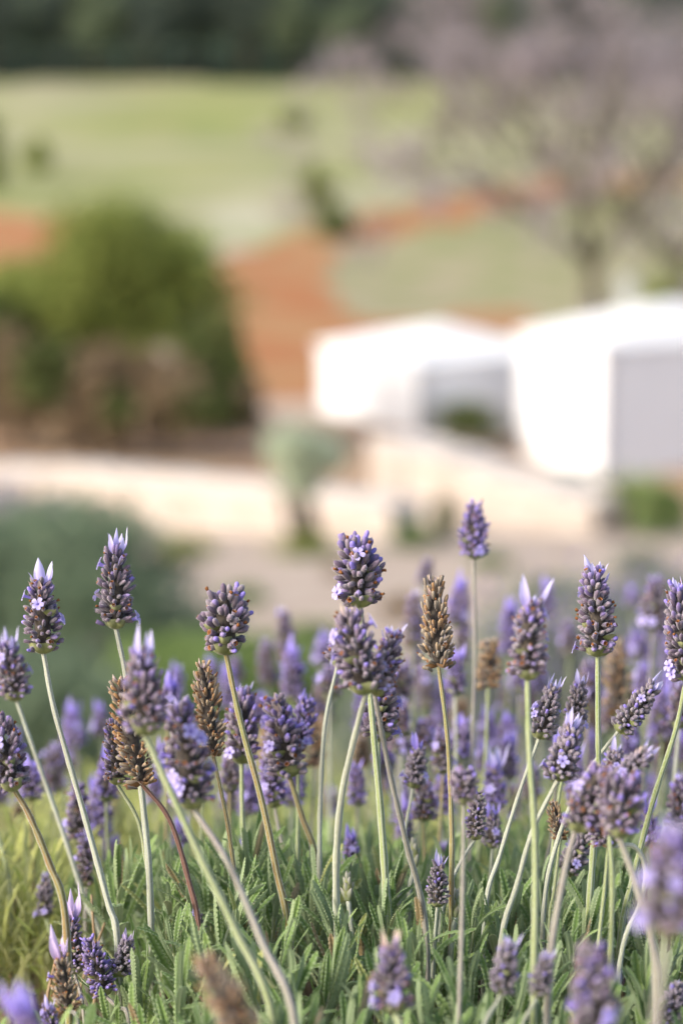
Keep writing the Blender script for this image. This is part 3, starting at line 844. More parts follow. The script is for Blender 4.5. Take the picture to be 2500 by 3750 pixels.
    # green bracts cupping the base, a few higher up
    if kind in ('P', 'R', 'G', 'V'):
        for j in range(4):
            az = j * 1.57 + R.uniform(-.3, .3) - .5; er = Vector((math.cos(az), math.sin(az), 0))
            items.append(('bract', 'bract', 'bract', None, dirmat(Vector((0, 0, -.03 * W)) + er * .02 * W, er * .85 + Vector((0, 0, .80)), .38 * W, .43 * W * R.uniform(.85, 1.1), 0, face=-er * .4 + Vector((0, 0, 1)))))
        for j in range(2 if kind != 'G' else 1):
            az = R.uniform(0, 6.28); er = Vector((math.cos(az), math.sin(az), 0)); zz = L * R.uniform(.12, .5)
            items.append(('bract', 'bract', 'bract', None, dirmat(er * .2 * W + Vector((0, 0, zz)), er * .8 + Vector((0, 0, .6)), .25 * W, .30 * W, 0, face=-er + Vector((0, 0, .3)))))
    else:
        for j in range(3):
            az = j * 2.1 + R.uniform(-.4, .4); er = Vector((math.cos(az), math.sin(az), 0))
            items.append(('bract', 'bract', 'bract_dry', None, dirmat(Vector((0, 0, -.02 * W)) + er * .04 * W, er * .8 + Vector((0, 0, .3 * R.uniform(-1, 1))), .24 * W, .42 * W, 0, face=-er * .4 + Vector((0, 0, 1)))))
    # tuft of long sterile petals at the top
    if tuft > .02:
        np_ = 6; tl = Lt * tuft
        for j in range(np_):
            az = j * 6.283 / np_ + R.uniform(-.3, .3); er = Vector((math.cos(az), math.sin(az), 0))
            sp_ = R.uniform(.10, .55); ll = tl * R.uniform(.6, 1.3) * (1.2 if j % 2 else .9)
            tm = tmat
            items.append(('petal', 'petal%d' % R.integers(0, 3), tm, None, dirmat(er * .07 * W + Vector((0, 0, L - .28 * tl)), er * sp_ + Vector((0, 0, 1)), ll * 1.1, ll * 1.05, 0, face=er)))
        for j in range(4):
            az = R.uniform(0, 6.28); er = Vector((math.cos(az), math.sin(az), 0))
            items.append(('petal', 'petal1', tmat if R.random() < .7 else 'tuft_tan', None, dirmat(er * .16 * W + Vector((0, 0, L * R.uniform(.72, .9))), er * .5 + Vector((0, 0, 1)), .32 * W, .30 * W, 0, face=er)))
    # open florets, most on the side one sees
    for j in range((florets * 2 + 2) // 3):
        az = R.uniform(0, 6.28); er = Vector((math.cos(az), math.sin(az), 0)); t = R.uniform(.08, .85)
        items.append(('floret', 'floret', 'floret', None, dirmat(er * W * (.54 - .18 * t * t) + Vector((0, 0, L * t)), er + Vector((0, 0, .35)), (.30 + .1 * R.random()) * W, .34 * W, R.uniform(0, 6))))
    if sep:
        for nm, sh, m0, m1, mt in items: link(nm, piece(sh, m0, m1), head, mt)
    else:
        byname = {}
        for nm, sh, m0, m1, mt in items: byname.setdefault({'bud': 'bud_cluster', 'bract': 'bract_cup', 'petal': 'petal_tuft', 'floret': 'open_florets'}[nm], []).append((sh, m0, m1, mt))
        for nm, its in byname.items():
            VV, FF, AA, MM, mats = [], [], [], [], []
            for sh, m0, m1, mt in its:
                V, F, A, MI = SHAPES[sh]; n = len(VV)
                arr = np.c_[np.array(V), np.ones(len(V))] @ np.array(mt).T
                VV += arr[:, :3].tolist(); AA += A
                FF += [tuple(i + n for i in f) for f in F]
                for m in (m0, m1):
                    if m and m not in mats: mats.append(m)
                MM += [mats.index(m1 if (mi and m1) else m0) for mi in MI]
            link(nm, mesh(nm, VV, FF, [M[m] for m in mats], MM, True, {'t': AA}), head, kind='stuff')
    return root

def closed_bud(label, tip, base, wpx, d, stem, seed):
    """unopened flower bud: overlapping green-grey scales"""
    R = np.random.default_rng(seed)
    p0 = pd(*base, d); p1 = pd(*tip, d); W = wpx * d / FPX; ax = p1 - p0; L = ax.length; z = ax.normalized()
    pts = [p0] + [pd(x, y, d) for x, y in stem]; pts.append(pts[-1] + Vector((0, .003, -.03)))
    root = empty('lavender_bud', pts[-1]); tag(root, label, 'flower bud', 'unopened lavender buds'); o0 = pts[-1].copy()
    flower_bases.append(o0.copy())
    V, F, A = [], [], []
    sp = catmull([p - o0 for p in pts], 6); tube(V, F, sp, [.0009] * len(sp), 8, .2, A)
    link('stem', mesh('stem', V, F, [M['stem_pale']], None, True, {'ridge': A}), root)
    xa = z.cross(Vector((0, 1, .2))).normalized(); ya = z.cross(xa)
    V, F, A, MI = lathe([(0, W * .12), (L * .2, W * .34), (L * .5, W * .38), (L * .8, W * .2), (L * .97, W * .02)], 8)
    head = link('bud_core', mesh('bud_core', V, F, [M['bract']], None, True, {'t': [.5] * len(V)}), root, Matrix.Translation(p0 - o0) @ Matrix((xa, ya, z)).transposed().to_4x4())
    for i in range(4):
        for j in range(3):
            az = j * 2.094 + i * 1.05; er = Vector((math.cos(az), math.sin(az), 0))
            link('bract', piece('bract', 'bud_scale'), head, dirmat(er * W * .22 * (1 - .15 * i) + Vector((0, 0, L * (.02 + .17 * i))), er * .28 * (1 - .3 * i) + Vector((0, 0, 1)), W * .42, L * .48, 0, face=-er))
M['bud_scale'] = mat_bract('bud scale', (.28, .33, .17), (.46, .44, .40))

# ------------------------------------------------------------------ the flowers, one by one
FL = [
 # label, tip, base, width, depth, kind, keyword settings
 ('purple lavender spike with three upright pale petals, on the outermost bowed green stem', (150, 2035), (160, 2392), 150, .885, 'P', dict(tuft=.24, stem=[(200, 2600), (300, 2950), (395, 3300), (430, 3450)], florets=5, smat='stem_pale')),
 ('tall purple lavender spike with pale lilac crown petals, above a dried brown spike', (430, 1940), (425, 2300), 150, .895, 'P', dict(tuft=.19, stem=[(462, 2480), (500, 2750), (530, 3000), (550, 3260)], florets=4, smat='stem_pale')),
 ('round grey-purple lavender head without crown petals, on a long olive stem', (818, 2165), (828, 2395), 185, .885, 'R', dict(tuft=0, stem=[(880, 2640), (960, 2940), (1010, 3180), (1060, 3450)], florets=0, smat='stem_olive')),
 ('ragged blunt purple lavender head with two small florets, topping the middle cluster', (1312, 1980), (1318, 2222), 180, .90, 'R', dict(tuft=0, stem=[(1350, 2500), (1372, 2740), (1395, 3000), (1415, 3380)], florets=6)),
 ('plump lavender spike with cream tip where two stems cross', (1268, 2205), (1340, 2540), 185, .815, 'P', dict(tuft=.12, stem=[(1310, 2650), (1250, 2920), (1230, 3200), (1238, 3520)], florets=6, smat='stem_pale', tmat='tuft_tan', d2=.875)),
 ('slim lavender spike leaning out from the plump cream-tipped spike', (1448, 2275), (1372, 2545), 130, .83, 'P', dict(tuft=.16, stem=[(1420, 2800), (1485, 3080), (1560, 3420)], florets=4, smat='stem_purple', d2=.86)),
 ('lavender spike hidden behind the plump cream-tipped spike, on a thick pale stem', (1300, 2225), (1235, 2440), 120, .93, 'P', dict(tuft=.1, stem=[(1190, 2650), (1172, 2950), (1170, 3260)], florets=3, smat='stem_pale')),
 ('dark lavender spike with white florets below the middle cluster', (1400, 2440), (1385, 2712), 150, .915, 'P', dict(tuft=0, stem=[(1385, 2900), (1405, 3150), (1425, 3420)], florets=7)),
 ('dried grey-brown lavender spike with ragged sides on a thin green stem', (1580, 2105), (1605, 2440), 125, .885, 'D', dict(tuft=.05, stem=[(1637, 2700), (1652, 3000), (1652, 3240)], florets=0, tmat='tuft_tan', smat='stem_olive')),
 ('tall purple lavender spike with two thin white petals on its tip and straight stem', (2185, 2020), (2187, 2402), 155, .885, 'P', dict(tuft=.18, stem=[(2188, 2650), (2188, 2850), (2168, 3150), (2150, 3420)], florets=3)),
 ('stout lavender spike with white crown above a smooth bent stem', (1938, 2112), (1930, 2488), 150, .80, 'P', dict(tuft=.24, stem=[(1937, 2750), (1958, 3100), (1955, 3560)], florets=3, tmat='tuft')),
 ('purple lavender spike standing highest of all on a long straight stem', (1738, 1845), (1733, 2045), 112, 1.04, 'V', dict(tuft=.02, stem=[(1738, 2350), (1730, 2700), (1720, 3000), (1718, 3250)], florets=4, smat='stem_purple')),
 ('lavender spike with violet flared crown next to the outermost bowed stem', (20, 2285), (62, 2565), 130, .985, 'P', dict(tuft=.26, stem=[(140, 2790), (225, 3030), (310, 3290), (380, 3480)], florets=2, smat='stem_pale')),
 ('dark drooping lavender head with green bracts on a thin curved stem', (-30, 2640), (55, 2895), 165, .85, 'R', dict(tuft=0, stem=[(110, 2990), (180, 3160), (240, 3360)], florets=2, smat='stem_olive')),
 ('stout lavender spike with flared white crown over two crossing stems', (530, 2285), (530, 2690), 172, .775, 'P', dict(tuft=.26, stem=[(640, 2930), (740, 3150), (860, 3400), (1000, 3740)], florets=1)),
 ('stout lavender spike with many lilac florets, in front of a tan dried spike', (655, 2545), (705, 2960), 185, .795, 'P', dict(tuft=.08, stem=[(830, 3150), (960, 3450), (1080, 3750)], florets=13, smat='stem_purple', d2=.76)),
 ('dried orange-brown lavender spike with papery base on a dark red-brown stem', (425, 2470), (520, 2872), 135, .88, 'B', dict(tuft=.06, stem=[(620, 3000), (690, 3220), (735, 3460)], florets=0, tmat='tuft_tan', smat='stem_brown')),
 ('small purple lavender spike tucked behind the orange-brown dried spike', (425, 2640), (430, 2872), 110, .90, 'P', dict(tuft=0, stem=[(505, 3000), (535, 3150), (548, 3280)], florets=2)),
 ('tan dried lavender spike with pointed tip behind the stout florets-covered spike', (735, 2410), (780, 2760), 120, .90, 'B', dict(tuft=.08, stem=[(830, 3000), (860, 3200), (890, 3380)], florets=0, tmat='tuft_tan', smat='stem_olive')),
 ('purple lavender spike crossed by the long olive stem', (890, 2490), (885, 2795), 140, .955, 'P', dict(tuft=.14, stem=[(888, 3000), (905, 3290)], florets=3)),
 ('broad lavender spike with a tuft of pale florets at its side', (1015, 2530), (1060, 2845), 165, .945, 'P', dict(tuft=.1, stem=[(1105, 2990), (1165, 3200)], florets=9, tmat='tuft_tan', smat='stem_olive')),
 ('lilac-tipped lavender spike leaning against the broad spike with pale florets', (1120, 2525), (1092, 2740), 110, .965, 'V', dict(tuft=.18, florets=4, tmat='tuft_violet')),
 ('dark violet lavender spike hanging below the broad spike with pale florets', (985, 2740), (1005, 2955), 100, .99, 'V', dict(tuft=.02, stem=[(1030, 3080), (1075, 3260)], florets=2, smat='stem_purple')),
 ('small violet spike between the two stems that cross under the middle cluster', (1303, 2780), (1308, 2950), 80, 1.06, 'V', dict(tuft=.16, florets=1, tmat='tuft_violet', smat='stem_purple')),
 ('young grey-violet lavender spike with one violet tip on a curved pale stem', (1533, 2690), (1512, 2885), 95, .955, 'G', dict(tuft=.22, stem=[(1480, 3060), (1462, 3270)], florets=2, tmat='tuft_violet', smat='stem_pale')),
 ('little bright violet spike low among the leaves between two stems', (1288, 3010), (1288, 3190), 72, .985, 'V', dict(tuft=.3, florets=1, tmat='tuft_violet')),
 ('rounded greyish lavender head with a pointed side bract, on a straight pale stem', (1700, 2815), (1697, 2945), 105, .79, 'R', dict(tuft=0, stem=[(1695, 3150), (1690, 3400), (1680, 3740)], florets=0, smat='stem_purple')),
 ('small dark lavender head on a bent stem behind the rounded greyish head', (1745, 2900), (1738, 3075), 85, .92, 'G', dict(tuft=0, stem=[(1695, 3140), (1640, 3260), (1610, 3420)], florets=1, smat='stem_pale')),
 ('violet lavender spike with a star-shaped pale crown', (1805, 2715), (1815, 2965), 100, 1.04, 'V', dict(tuft=.34, florets=1, tmat='tuft')),
 ('small lavender spike with violet crown petals under the star-crowned spike', (1800, 2925), (1802, 3105), 85, .965, 'G', dict(tuft=.3, stem=[(1790, 3250), (1770, 3400)], florets=2, tmat='tuft_violet', smat='stem_pale')),
 ('grey-purple lavender spike with upright lilac crown, leaning off a pale curved stem', (2045, 2455), (1972, 2705), 112, .905, 'G', dict(tuft=.26, stem=[(1905, 2890), (1830, 3130), (1775, 3340)], florets=4, smat='stem_pale')),
 ('lavender spike with closed lilac tip behind the leaning grey-purple spike', (2135, 2450), (2095, 2690), 95, .925, 'G', dict(tuft=.2, stem=[(2040, 2950), (2010, 3290)], florets=3)),
 ('grey lavender spike with lilac point in front of the straight stem', (2110, 2585), (2040, 2858), 128, .845, 'G', dict(tuft=.25, stem=[(1950, 3040), (1895, 3230), (1830, 3480)], florets=4, smat='stem_pale')),
 ('sideways leaning lavender spike with lilac tip and one open floret', (2430, 2475), (2262, 2680), 108, .885, 'G', dict(tuft=.2, stem=[(2190, 2770), (2120, 2880), (2040, 3080), (1990, 3330)], florets=3, smat='stem_pale')),
 ('lavender spike flecked with brown on the stem that leans across the others', (2475, 2120), (2510, 2490), 140, .87, 'P', dict(tuft=.08, stem=[(2470, 2680), (2390, 2930), (2320, 3200), (2270, 3440)], florets=6)),
 ('slanting lavender spike with lilac tip above the clustered round heads', (2395, 2725), (2235, 2890), 115, .81, 'G', dict(tuft=.16, stem=[(2230, 3050), (2240, 3300)], florets=2)),
 ('short lavender spike with lilac point beside the slanting spike', (2265, 2700), (2235, 2860), 90, .84, 'G', dict(tuft=.3, florets=1)),
 ('rounded lavender head with pale florets, leaning on a round brownish head', (2200, 2790), (2105, 3045), 150, .78, 'P', dict(tuft=.06, stem=[(2065, 3200), (2010, 3560)], florets=5, smat='stem_purple', tmat='tuft_tan')),
 ('round brownish lavender head over a bent pale stem', (2275, 2840), (2265, 3065), 170, .775, 'R', dict(tuft=0, stem=[(2330, 3250), (2400, 3560)], florets=0, smat='stem_purple')),
 ('green-backed lavender head hanging from the hooked pale stem', (2180, 3000), (2240, 3100), 120, .84, 'R', dict(tuft=0, stem=[(2320, 3100), (2360, 3180), (2345, 3300), (2270, 3520)], florets=0, smat='stem_pale')),
 ('small dark lavender spike with violet florets under the round brownish head', (2150, 3040), (2075, 3200), 110, .93, 'G', dict(tuft=0, stem=[(2000, 3290), (1975, 3400)], florets=6, smat='stem_pale')),
 ('huge lilac lavender spike rising over the leaves at the side of the bush', (2460, 2990), (2440, 3430), 225, .60, 'P', dict(tuft=.14, stem=[(2420, 3600), (2390, 3900)], florets=13, smat='stem_purple', tmat='tuft')),
 ('slim lavender spike with large pinkish lilac petals, in a low clump of four', (262, 3240), (275, 3565), 92, .885, 'P', dict(tuft=.30, stem=[(310, 3740)], florets=2, tmat='tuft_pink', smat='stem_purple')),
 ('faded pinkish lavender spike in the low clump of four', (200, 3400), (250, 3695), 105, .84, 'D', dict(tuft=.30, stem=[(290, 3780)], florets=2, tmat='tuft_pink', smat='stem_purple')),
 ('violet lavender spike with dried brown base in the low clump of four', (328, 3430), (385, 3645), 105, .88, 'V', dict(tuft=.05, stem=[(430, 3690), (475, 3760)], florets=2, tmat='tuft_pink', smat='stem_purple')),
 ('young grey-purple lavender spike in the low clump of four', (478, 3400), (438, 3575), 88, .885, 'G', dict(tuft=.22, stem=[(447, 3740)], florets=0, tmat='tuft_pink', smat='stem_pale')),
 ('soft bright violet spike at the foot of the low clump', (70, 3570), (110, 3850), 140, .63, 'V', dict(tuft=.45, stem=[(130, 4000)], florets=1, tmat='tuft_violet')),
 ('tiny lilac spike at the foot of the low clump', (175, 3650), (190, 3770), 70, .83, 'V', dict(tuft=.3, stem=[(195, 3880)], florets=1)),
 ('dried tan-brown lavender spike low over the leaves', (735, 3490), (900, 3800), 160, .66, 'B', dict(tuft=.06, stem=[(960, 3920)], florets=0, tmat='tuft_tan')),
 ('lavender spike with pale pink tip low over the leaves beside crossing stems', (1418, 3385), (1445, 3705), 150, .74, 'P', dict(tuft=.24, stem=[(1470, 3850)], florets=4, tmat='tuft_tan')),
 ('young grey-purple lavender spike low over the leaves on a slanting pale stem', (1875, 3410), (1835, 3640), 108, .765, 'G', dict(tuft=.2, stem=[(1760, 3830)], florets=0, smat='stem_pale')),
 ('smaller young lavender spike beside the slanting grey-purple one', (2010, 3460), (1965, 3650), 92, .765, 'G', dict(tuft=.2, stem=[(1890, 3850)], florets=0, smat='stem_pale')),
 ('broad lavender spike with peach tip and lilac florets low over the leaves', (2165, 3430), (2180, 3800), 185, .68, 'P', dict(tuft=.12, stem=[(2190, 3950)], florets=8, tmat='tuft_tan')),
 ('pinkish lavender spike at the lowest edge beside the huge lilac spike', (2490, 3590), (2440, 3760), 105, .81, 'G', dict(tuft=.1, stem=[(2400, 3900)], florets=1)),
 ('tiny grey bud spike beside the dark red-brown stem', (712, 3320), (730, 3450), 68, .90, 'G', dict(tuft=.2, stem=[(735, 3560)], florets=0, smat='stem_pale')),
 ('small grey-purple lavender spike with pale tip on a straight pale stem among leaves', (1612, 3120), (1600, 3320), 88, .87, 'G', dict(tuft=.2, stem=[(1590, 3460), (1582, 3640)], florets=0, smat='stem_pale')),
 ('thin dried brown spike behind the rounded lavender head with pale florets', (2020, 2930), (2050, 3070), 70, .90, 'B', dict(tuft=.05, stem=[(2030, 3250), (2010, 3400)], florets=0, tmat='tuft_tan')),
]
MARK = {0: 'the spike with three upright pale petals', 1: 'the tall spike with pale lilac crown petals', 2: 'the round grey-purple head', 3: 'the ragged blunt head topping the middle cluster',
        8: 'the dried grey-brown spike', 9: 'the tall spike tipped with thin white petals', 10: 'the stout spike with white crown', 11: 'the spike standing highest of all', 12: 'the spike with violet flared crown',
        15: 'the stout spike with many lilac florets', 16: 'the orange-brown dried spike', 19: 'the spike crossed by the olive stem', 20: 'the broad spike with pale florets', 23: 'the small violet spike between crossing stems',
        24: 'the young grey-violet spike on a pale stem', 26: 'the rounded head with a pointed side bract', 28: 'the spike with a star-shaped crown', 30: 'the grey-purple spike with upright lilac crown', 33: 'the sideways leaning spike',
        34: 'the brown-flecked spike', 38: 'the round brownish head', 41: 'the huge lilac spike', 42: 'the low clump of four', 49: 'the low spike with pale pink tip', 52: 'the broad peach-tipped spike'}
def near(x, y, ks=None):
    k = min(ks or MARK, key=lambda i: (FL[i][1][0] / 2 + FL[i][2][0] / 2 - x) ** 2 + ((FL[i][1][1] + FL[i][2][1]) / 2 - y) ** 2)
    dx = x - (FL[k][1][0] + FL[k][2][0]) / 2; dy = y - (FL[k][1][1] + FL[k][2][1]) / 2
    return ('lower than ' if dy > abs(dx) else 'rising above ' if -dy > abs(dx) else 'beside ') + MARK[k]
def foot_of(x, y):
    def end(i): st = FL[i][6].get('stem'); return st[-1][0] if st else FL[i][2][0]
    return MARK[min(MARK, key=lambda i: abs(end(i) - x))]
for i, (lab, tip, base, w, d, kind, kw) in enumerate(FL): flower(lab, tip, base, w, d, kind, seed=i, **kw)

# softer ones further back; only their place tells those of one look apart
BK = [  # tip, base, width, depth, kind
 ((270, 2560), (278, 2740), 88, 1.27, 'V'), ((362, 2560), (372, 2700), 74, 1.3, 'V'), ((352, 2800), (372, 3065), 102, 1.12, 'V'), ((372, 2890), (350, 3050), 80, 1.2, 'P'),
 ((1025, 2215), (1060, 2440), 84, 1.32, 'P'), ((1070, 2320), (1072, 2570), 98, 1.2, 'V'), ((1185, 2300), (1185, 2440), 84, 1.4, 'V'), ((1558, 2040), (1555, 2150), 66, 1.4, 'P'),
 ((1522, 2150), (1512, 2370), 88, 1.24, 'P'), ((1695, 2090), (1668, 2300), 92, 1.24, 'V'), ((1690, 2260), (1680, 2440), 84, 1.3, 'P'), ((1872, 2165), (1862, 2400), 84, 1.3, 'V'), ((2005, 2105), (1990, 2260), 66, 1.36, 'V'),
 ((2250, 2340), (2265, 2600), 112, 1.13, 'B'), ((2330, 2290), (2340, 2420), 92, 1.36, 'V'), ((2390, 2095), (2390, 2310), 116, 1.2, 'P'), ((2080, 2270), (2085, 2400), 80, 1.4, 'P'),
 ((2355, 2400), (2365, 2570), 92, 1.25, 'V'), ((2150, 2400), (2150, 2600), 96, 1.15, 'P'), ((2455, 2330), (2450, 2470), 90, 1.4, 'V'), ((645, 2415), (640, 2560), 74, 1.28, 'V'), ((772, 2395), (770, 2520), 70, 1.33, 'V'), ((862, 2395), (862, 2500), 70, 1.3, 'P'),
 ((660, 2980), (660, 3130), 82, 1.07, 'V'), ((883, 3060), (880, 3210), 66, 1.12, 'V'), ((1555, 2430), (1562, 2600), 82, 1.3, 'P'), ((1685, 2555), (1682, 2650), 76, 1.25, 'B'), ((1475, 2545), (1458, 2760), 96, 1.1, 'P'),
 ((1325, 2690), (1322, 2800), 84, 1.12, 'B'), ((62, 2935), (75, 3110), 72, 1.2, 'B'), ((42, 3080), (52, 3240), 74, 1.15, 'B'), ((165, 3190), (168, 3360), 76, 1.0, 'G'), ((95, 3240), (92, 3330), 66, 1.25, 'V'), ((210, 3240), (215, 3330), 60, 1.2, 'V'),
 ((1490, 2900), (1478, 3080), 76, 1.05, 'V'), ((1622, 3060), (1618, 3190), 74, 1.05, 'V'), ((2372, 2900), (2380, 3100), 84, .99, 'V'), ((830, 2820), (840, 2970), 74, 1.1, 'P'), ((1960, 2390), (1975, 2540), 72, 1.33, 'V'), ((1600, 2580), (1605, 2720), 66, 1.4, 'V'),
 ((1210, 2870), (1215, 2990), 62, 1.3, 'V'), ((480, 3020), (480, 3130), 64, 1.35, 'V'), ((1160, 2620), (1150, 2800), 90, 1.1, 'B'), ((720, 2780), (740, 2900), 80, 1.0, 'V'), ((2440, 2640), (2430, 2760), 84, 1.2, 'B'), ((1860, 2480), (1850, 2600), 72, 1.35, 'P'),
 ((2230, 2520), (2240, 2680), 90, 1.18, 'P'), ((1770, 2700), (1775, 2830), 74, 1.2, 'V'), ((2050, 3010), (2060, 3130), 80, 1.05, 'P'), ((1330, 3060), (1330, 3130), 50, 1.2, 'V'), ((590, 2700), (600, 2830), 80, 1.05, 'V'), ((560, 2800), (570, 2940), 70, 1.15, 'V'),
 ((2420, 2240), (2430, 2360), 78, 1.45, 'V'), ((2310, 2140), (2315, 2230), 60, 1.6, 'V'), ((-120, 2500), (-110, 2760), 130, .95, 'P'), ((2640, 2300), (2620, 2600), 140, .95, 'P'), ((2600, 2750), (2590, 2950), 130, .9, 'G'), ((-90, 3150), (-80, 3350), 110, .95, 'V'),
]
BLAB = {'V': 'soft violet spike farther back, ', 'P': 'soft dusky purple spike farther back, ', 'B': 'soft rusty brown spike farther back, ', 'G': 'soft grey spike farther back, '}
for i, (tip, base, w, d, kind) in enumerate(BK):
    flower(BLAB[kind] + near((tip[0] + base[0]) / 2, (tip[1] + base[1]) / 2), tip, base, w, d, kind, seed=200 + i, tuft=.28 if kind == 'V' else .12 if kind != 'B' else .04, florets=3 if kind != 'B' else 0,
           tmat={'V': 'tuft_violet', 'P': 'tuft', 'B': 'tuft_tan', 'G': 'tuft'}[kind], sep=False, smat='stem_purple' if i % 3 == 0 else 'stem_green', swpx=24)
RF = np.random.default_rng(515); taken = [((t_[0] + b_[0]) / 2, (t_[1] + b_[1]) / 2) for _, t_, b_, *_r in FL] + [((b[0][0] + b[1][0]) / 2, (b[0][1] + b[1][1]) / 2) for b in BK]
nf = 0; tries = 0
while nf < 66 and tries < 3000:
    tries += 1
    x = RF.uniform(520, 2520) if RF.random() < .85 else RF.uniform(-60, 520); y = RF.uniform(2420, 2960); d = RF.uniform(.985, 1.38)
    if x < 520: y = RF.uniform(2700, 3150)
    if min((x - a) ** 2 + (y - b) ** 2 for a, b in taken) < 62 ** 2: continue
    taken.append((x, y)); nf += 1
    kind = 'V' if RF.random() < .5 else 'P' if RF.random() < .72 else 'B'
    h = RF.uniform(66, 118) * 1.12 / d; w = RF.uniform(74, 104) * 1.12 / d
    flower(BLAB[kind] + near(x, y), (x + RF.uniform(-18, 18), y - h), (x, y + h), w, d, kind, seed=400 + nf, tuft=.26 if kind == 'V' else .1 if kind == 'P' else .04, florets=2 if kind != 'B' else 0,
           tmat={'V': 'tuft_violet', 'P': 'tuft', 'B': 'tuft_tan'}[kind], sep=False, smat=['stem_green', 'stem_pale', 'stem_purple', 'stem_olive'][nf % 4], swpx=24)
for i in range(34):
    x = RF.uniform(2650, 4100) if i % 4 else RF.uniform(-900, -200); y = RF.uniform(2150, 2900); d = RF.uniform(.84, 1.25); kind = 'VPPGPB'[i % 6]; h = RF.uniform(90, 150); w = RF.uniform(95, 140)
    flower('lavender spike on the outer flank of the bush past the ' + ('brown-flecked spike' if x > 0 else 'violet-crowned spike'), (x + RF.uniform(-40, 40), y - h), (x, y + h), w, d, kind, seed=600 + i, tuft=.2 if kind != 'B' else .04, florets=2 if kind != 'B' else 0, tmat='tuft_tan' if kind == 'B' else 'tuft', sep=False, smat=['stem_green', 'stem_pale', 'stem_olive'][i % 3])
closed_bud('pointed unopened green bud beside the bright violet spike, among leaves', (1272, 3190), (1275, 3300), 50, .895, [(1290, 3420), (1300, 3480)], 1)
closed_bud('pointed unopened green bud next to the long olive stem', (925, 3285), (935, 3390), 48, .885, [(950, 3480), (955, 3540)], 2)
closed_bud('tall unopened grey bud behind the stem of the slim leaning spike', (1512, 3065), (1518, 3180), 50, .94, [(1500, 3250), (1495, 3380)], 3)
closed_bud('slim unopened purple-grey bud beside the straight pale stem', (1670, 3250), (1665, 3360), 42, .88, [(1655, 3440), (1650, 3520)], 4)
closed_bud('white-tipped unopened bud low among the leaves under crossing stems', (1075, 3690), (1085, 3800), 52, .78, [(1085, 3880)], 5)

# ------------------------------------------------------------------ toothed lavender leaves
def leaf_arrays(teeth, per, cols, bend, twist, wid=.060):
    rows = teeth * per
    s = np.linspace(0, 1, rows + 1)[:, None]; u = np.linspace(-1, 1, cols + 1)[None, :]
    env = (.50 + .5 * np.sin(np.pi * np.clip(s * .80 + .10, 0, 1)) ** .8) * np.clip((1.0 - s) * 9, 0, 1) ** .5 * np.clip(s * 10 + .45, 0, 1)
    tooth = np.abs(np.sin(np.pi * teeth * (s - .018 * np.abs(u)))) ** .75
    w = wid * env * (1 + .34 * (tooth - .5) * np.abs(u) ** 2)
    x = u * w * (1 - .12 * np.abs(u) ** 3)
    ridge = tooth * np.clip(np.abs(u) * 1.35, 0, 1)
    zl = -.34 * w * np.abs(u) ** 2.6 +   .42 * wid * ridge * env - .34 * wid * np.exp(-(u / .24) ** 2) * env
    th = bend * s
    cy = np.where(abs(bend) > 1e-3, np.sin(th) / (bend if abs(bend) > 1e-3 else 1), s)
    cz = np.where(abs(bend) > 1e-3, (1 - np.cos(th)) / (bend if abs(bend) > 1e-3 else 1), 0)
    tw = twist * s
    X = x * np.cos(tw) - zl * np.sin(tw); N = x * np.sin(tw) + zl * np.cos(tw)
    # length along +Z, upper side to -Y, bending outward to +Y
    Z = cy + 0 * u + N * np.sin(th); Y = cz + 0 * u - N * np.cos(th)
    V = np.stack([X, Y, Z], -1).reshape(-1, 3)
    nr, nc = X.shape; I = np.arange(nr * nc).reshape(nr, nc)
    F = np.stack([I[:-1, :-1], I[:-1, 1:], I[1:, 1:], I[1:, :-1]], -1).reshape(-1, 4)
    return V, F, (ridge + 0 * u).reshape(-1)
LEAF_HI = []
for k, (b, tw, n) in enumerate(((.25, .1, 15), (.6, -.15, 16), (-.2, .2, 14), (.9, .1, 15), (.05, -.3, 17), (-.45, 0, 15))):
    V, F, A = leaf_arrays(n, 4, 6, b, tw); LEAF_HI.append(qmesh('leaf', V, F, [M['leaf']], smooth=True, attr={'ridge': A}))
for k in range(2): LEAF_HI.append(LEAF_HI[k + 1].copy()); LEAF_HI[-1].materials[0] = M['leaf_old' if k else 'leaf_pale']
LEAF_MID = [leaf_arrays(11, 3, 4, b, tw) for b, tw in ((.3, .1), (.7, -.2), (-.3, .2), (.1, .3))]
LEAF_LOW = [leaf_arrays(3, 2, 2, b, tw, w_) for b, tw, w_ in ((.3, .1, .05), (.8, -.2, .05), (-.3, .2, .04), (.1, .3, .045))]

def shoot_leaves(R, size, n_nodes=7):
    """leaves of one shoot: list of (matrix, variant) in shoot coordinates, axis +Z"""
    out = []; zz = 0.; step = .0050 * size
    for i in range(n_nodes):
        f = i / (n_nodes - 1); ll = (.031 - .011 * f ** 1.5) * size
        base_az = (i % 2) * 1.571 + R.uniform(-.35, .35)
        for j in range(2):
            az = base_az + j * math.pi + R.uniform(-.2, .2); an = math.radians(36 - 31 * f + R.uniform(-9, 9))
            er = Vector((math.cos(az), math.sin(az), 0)); dv = er * math.sin(an) + Vector((0, 0, math.cos(an)))
            l2 = ll * R.uniform(.8, 1.15)
            out.append((dirmat(er * .0008 + Vector((0, 0, zz)), dv, l2 * R.uniform(.95, 1.3), l2, 0, face=er - Vector((0, 0, .2))), int(R.integers(0, 6)) if R.random() > .07 else int(R.integers(6, 8))))
        zz += step
    return out, zz
shoot_pts = []
R = np.random.default_rng(77)
rows = np.arange(.776, .985, .0215)
SHL = ['fresh green shoot of toothed lavender leaves', ]
def skip(px, d): return px < 330 + 500 * max(0, d - .9)
n_sh = 0
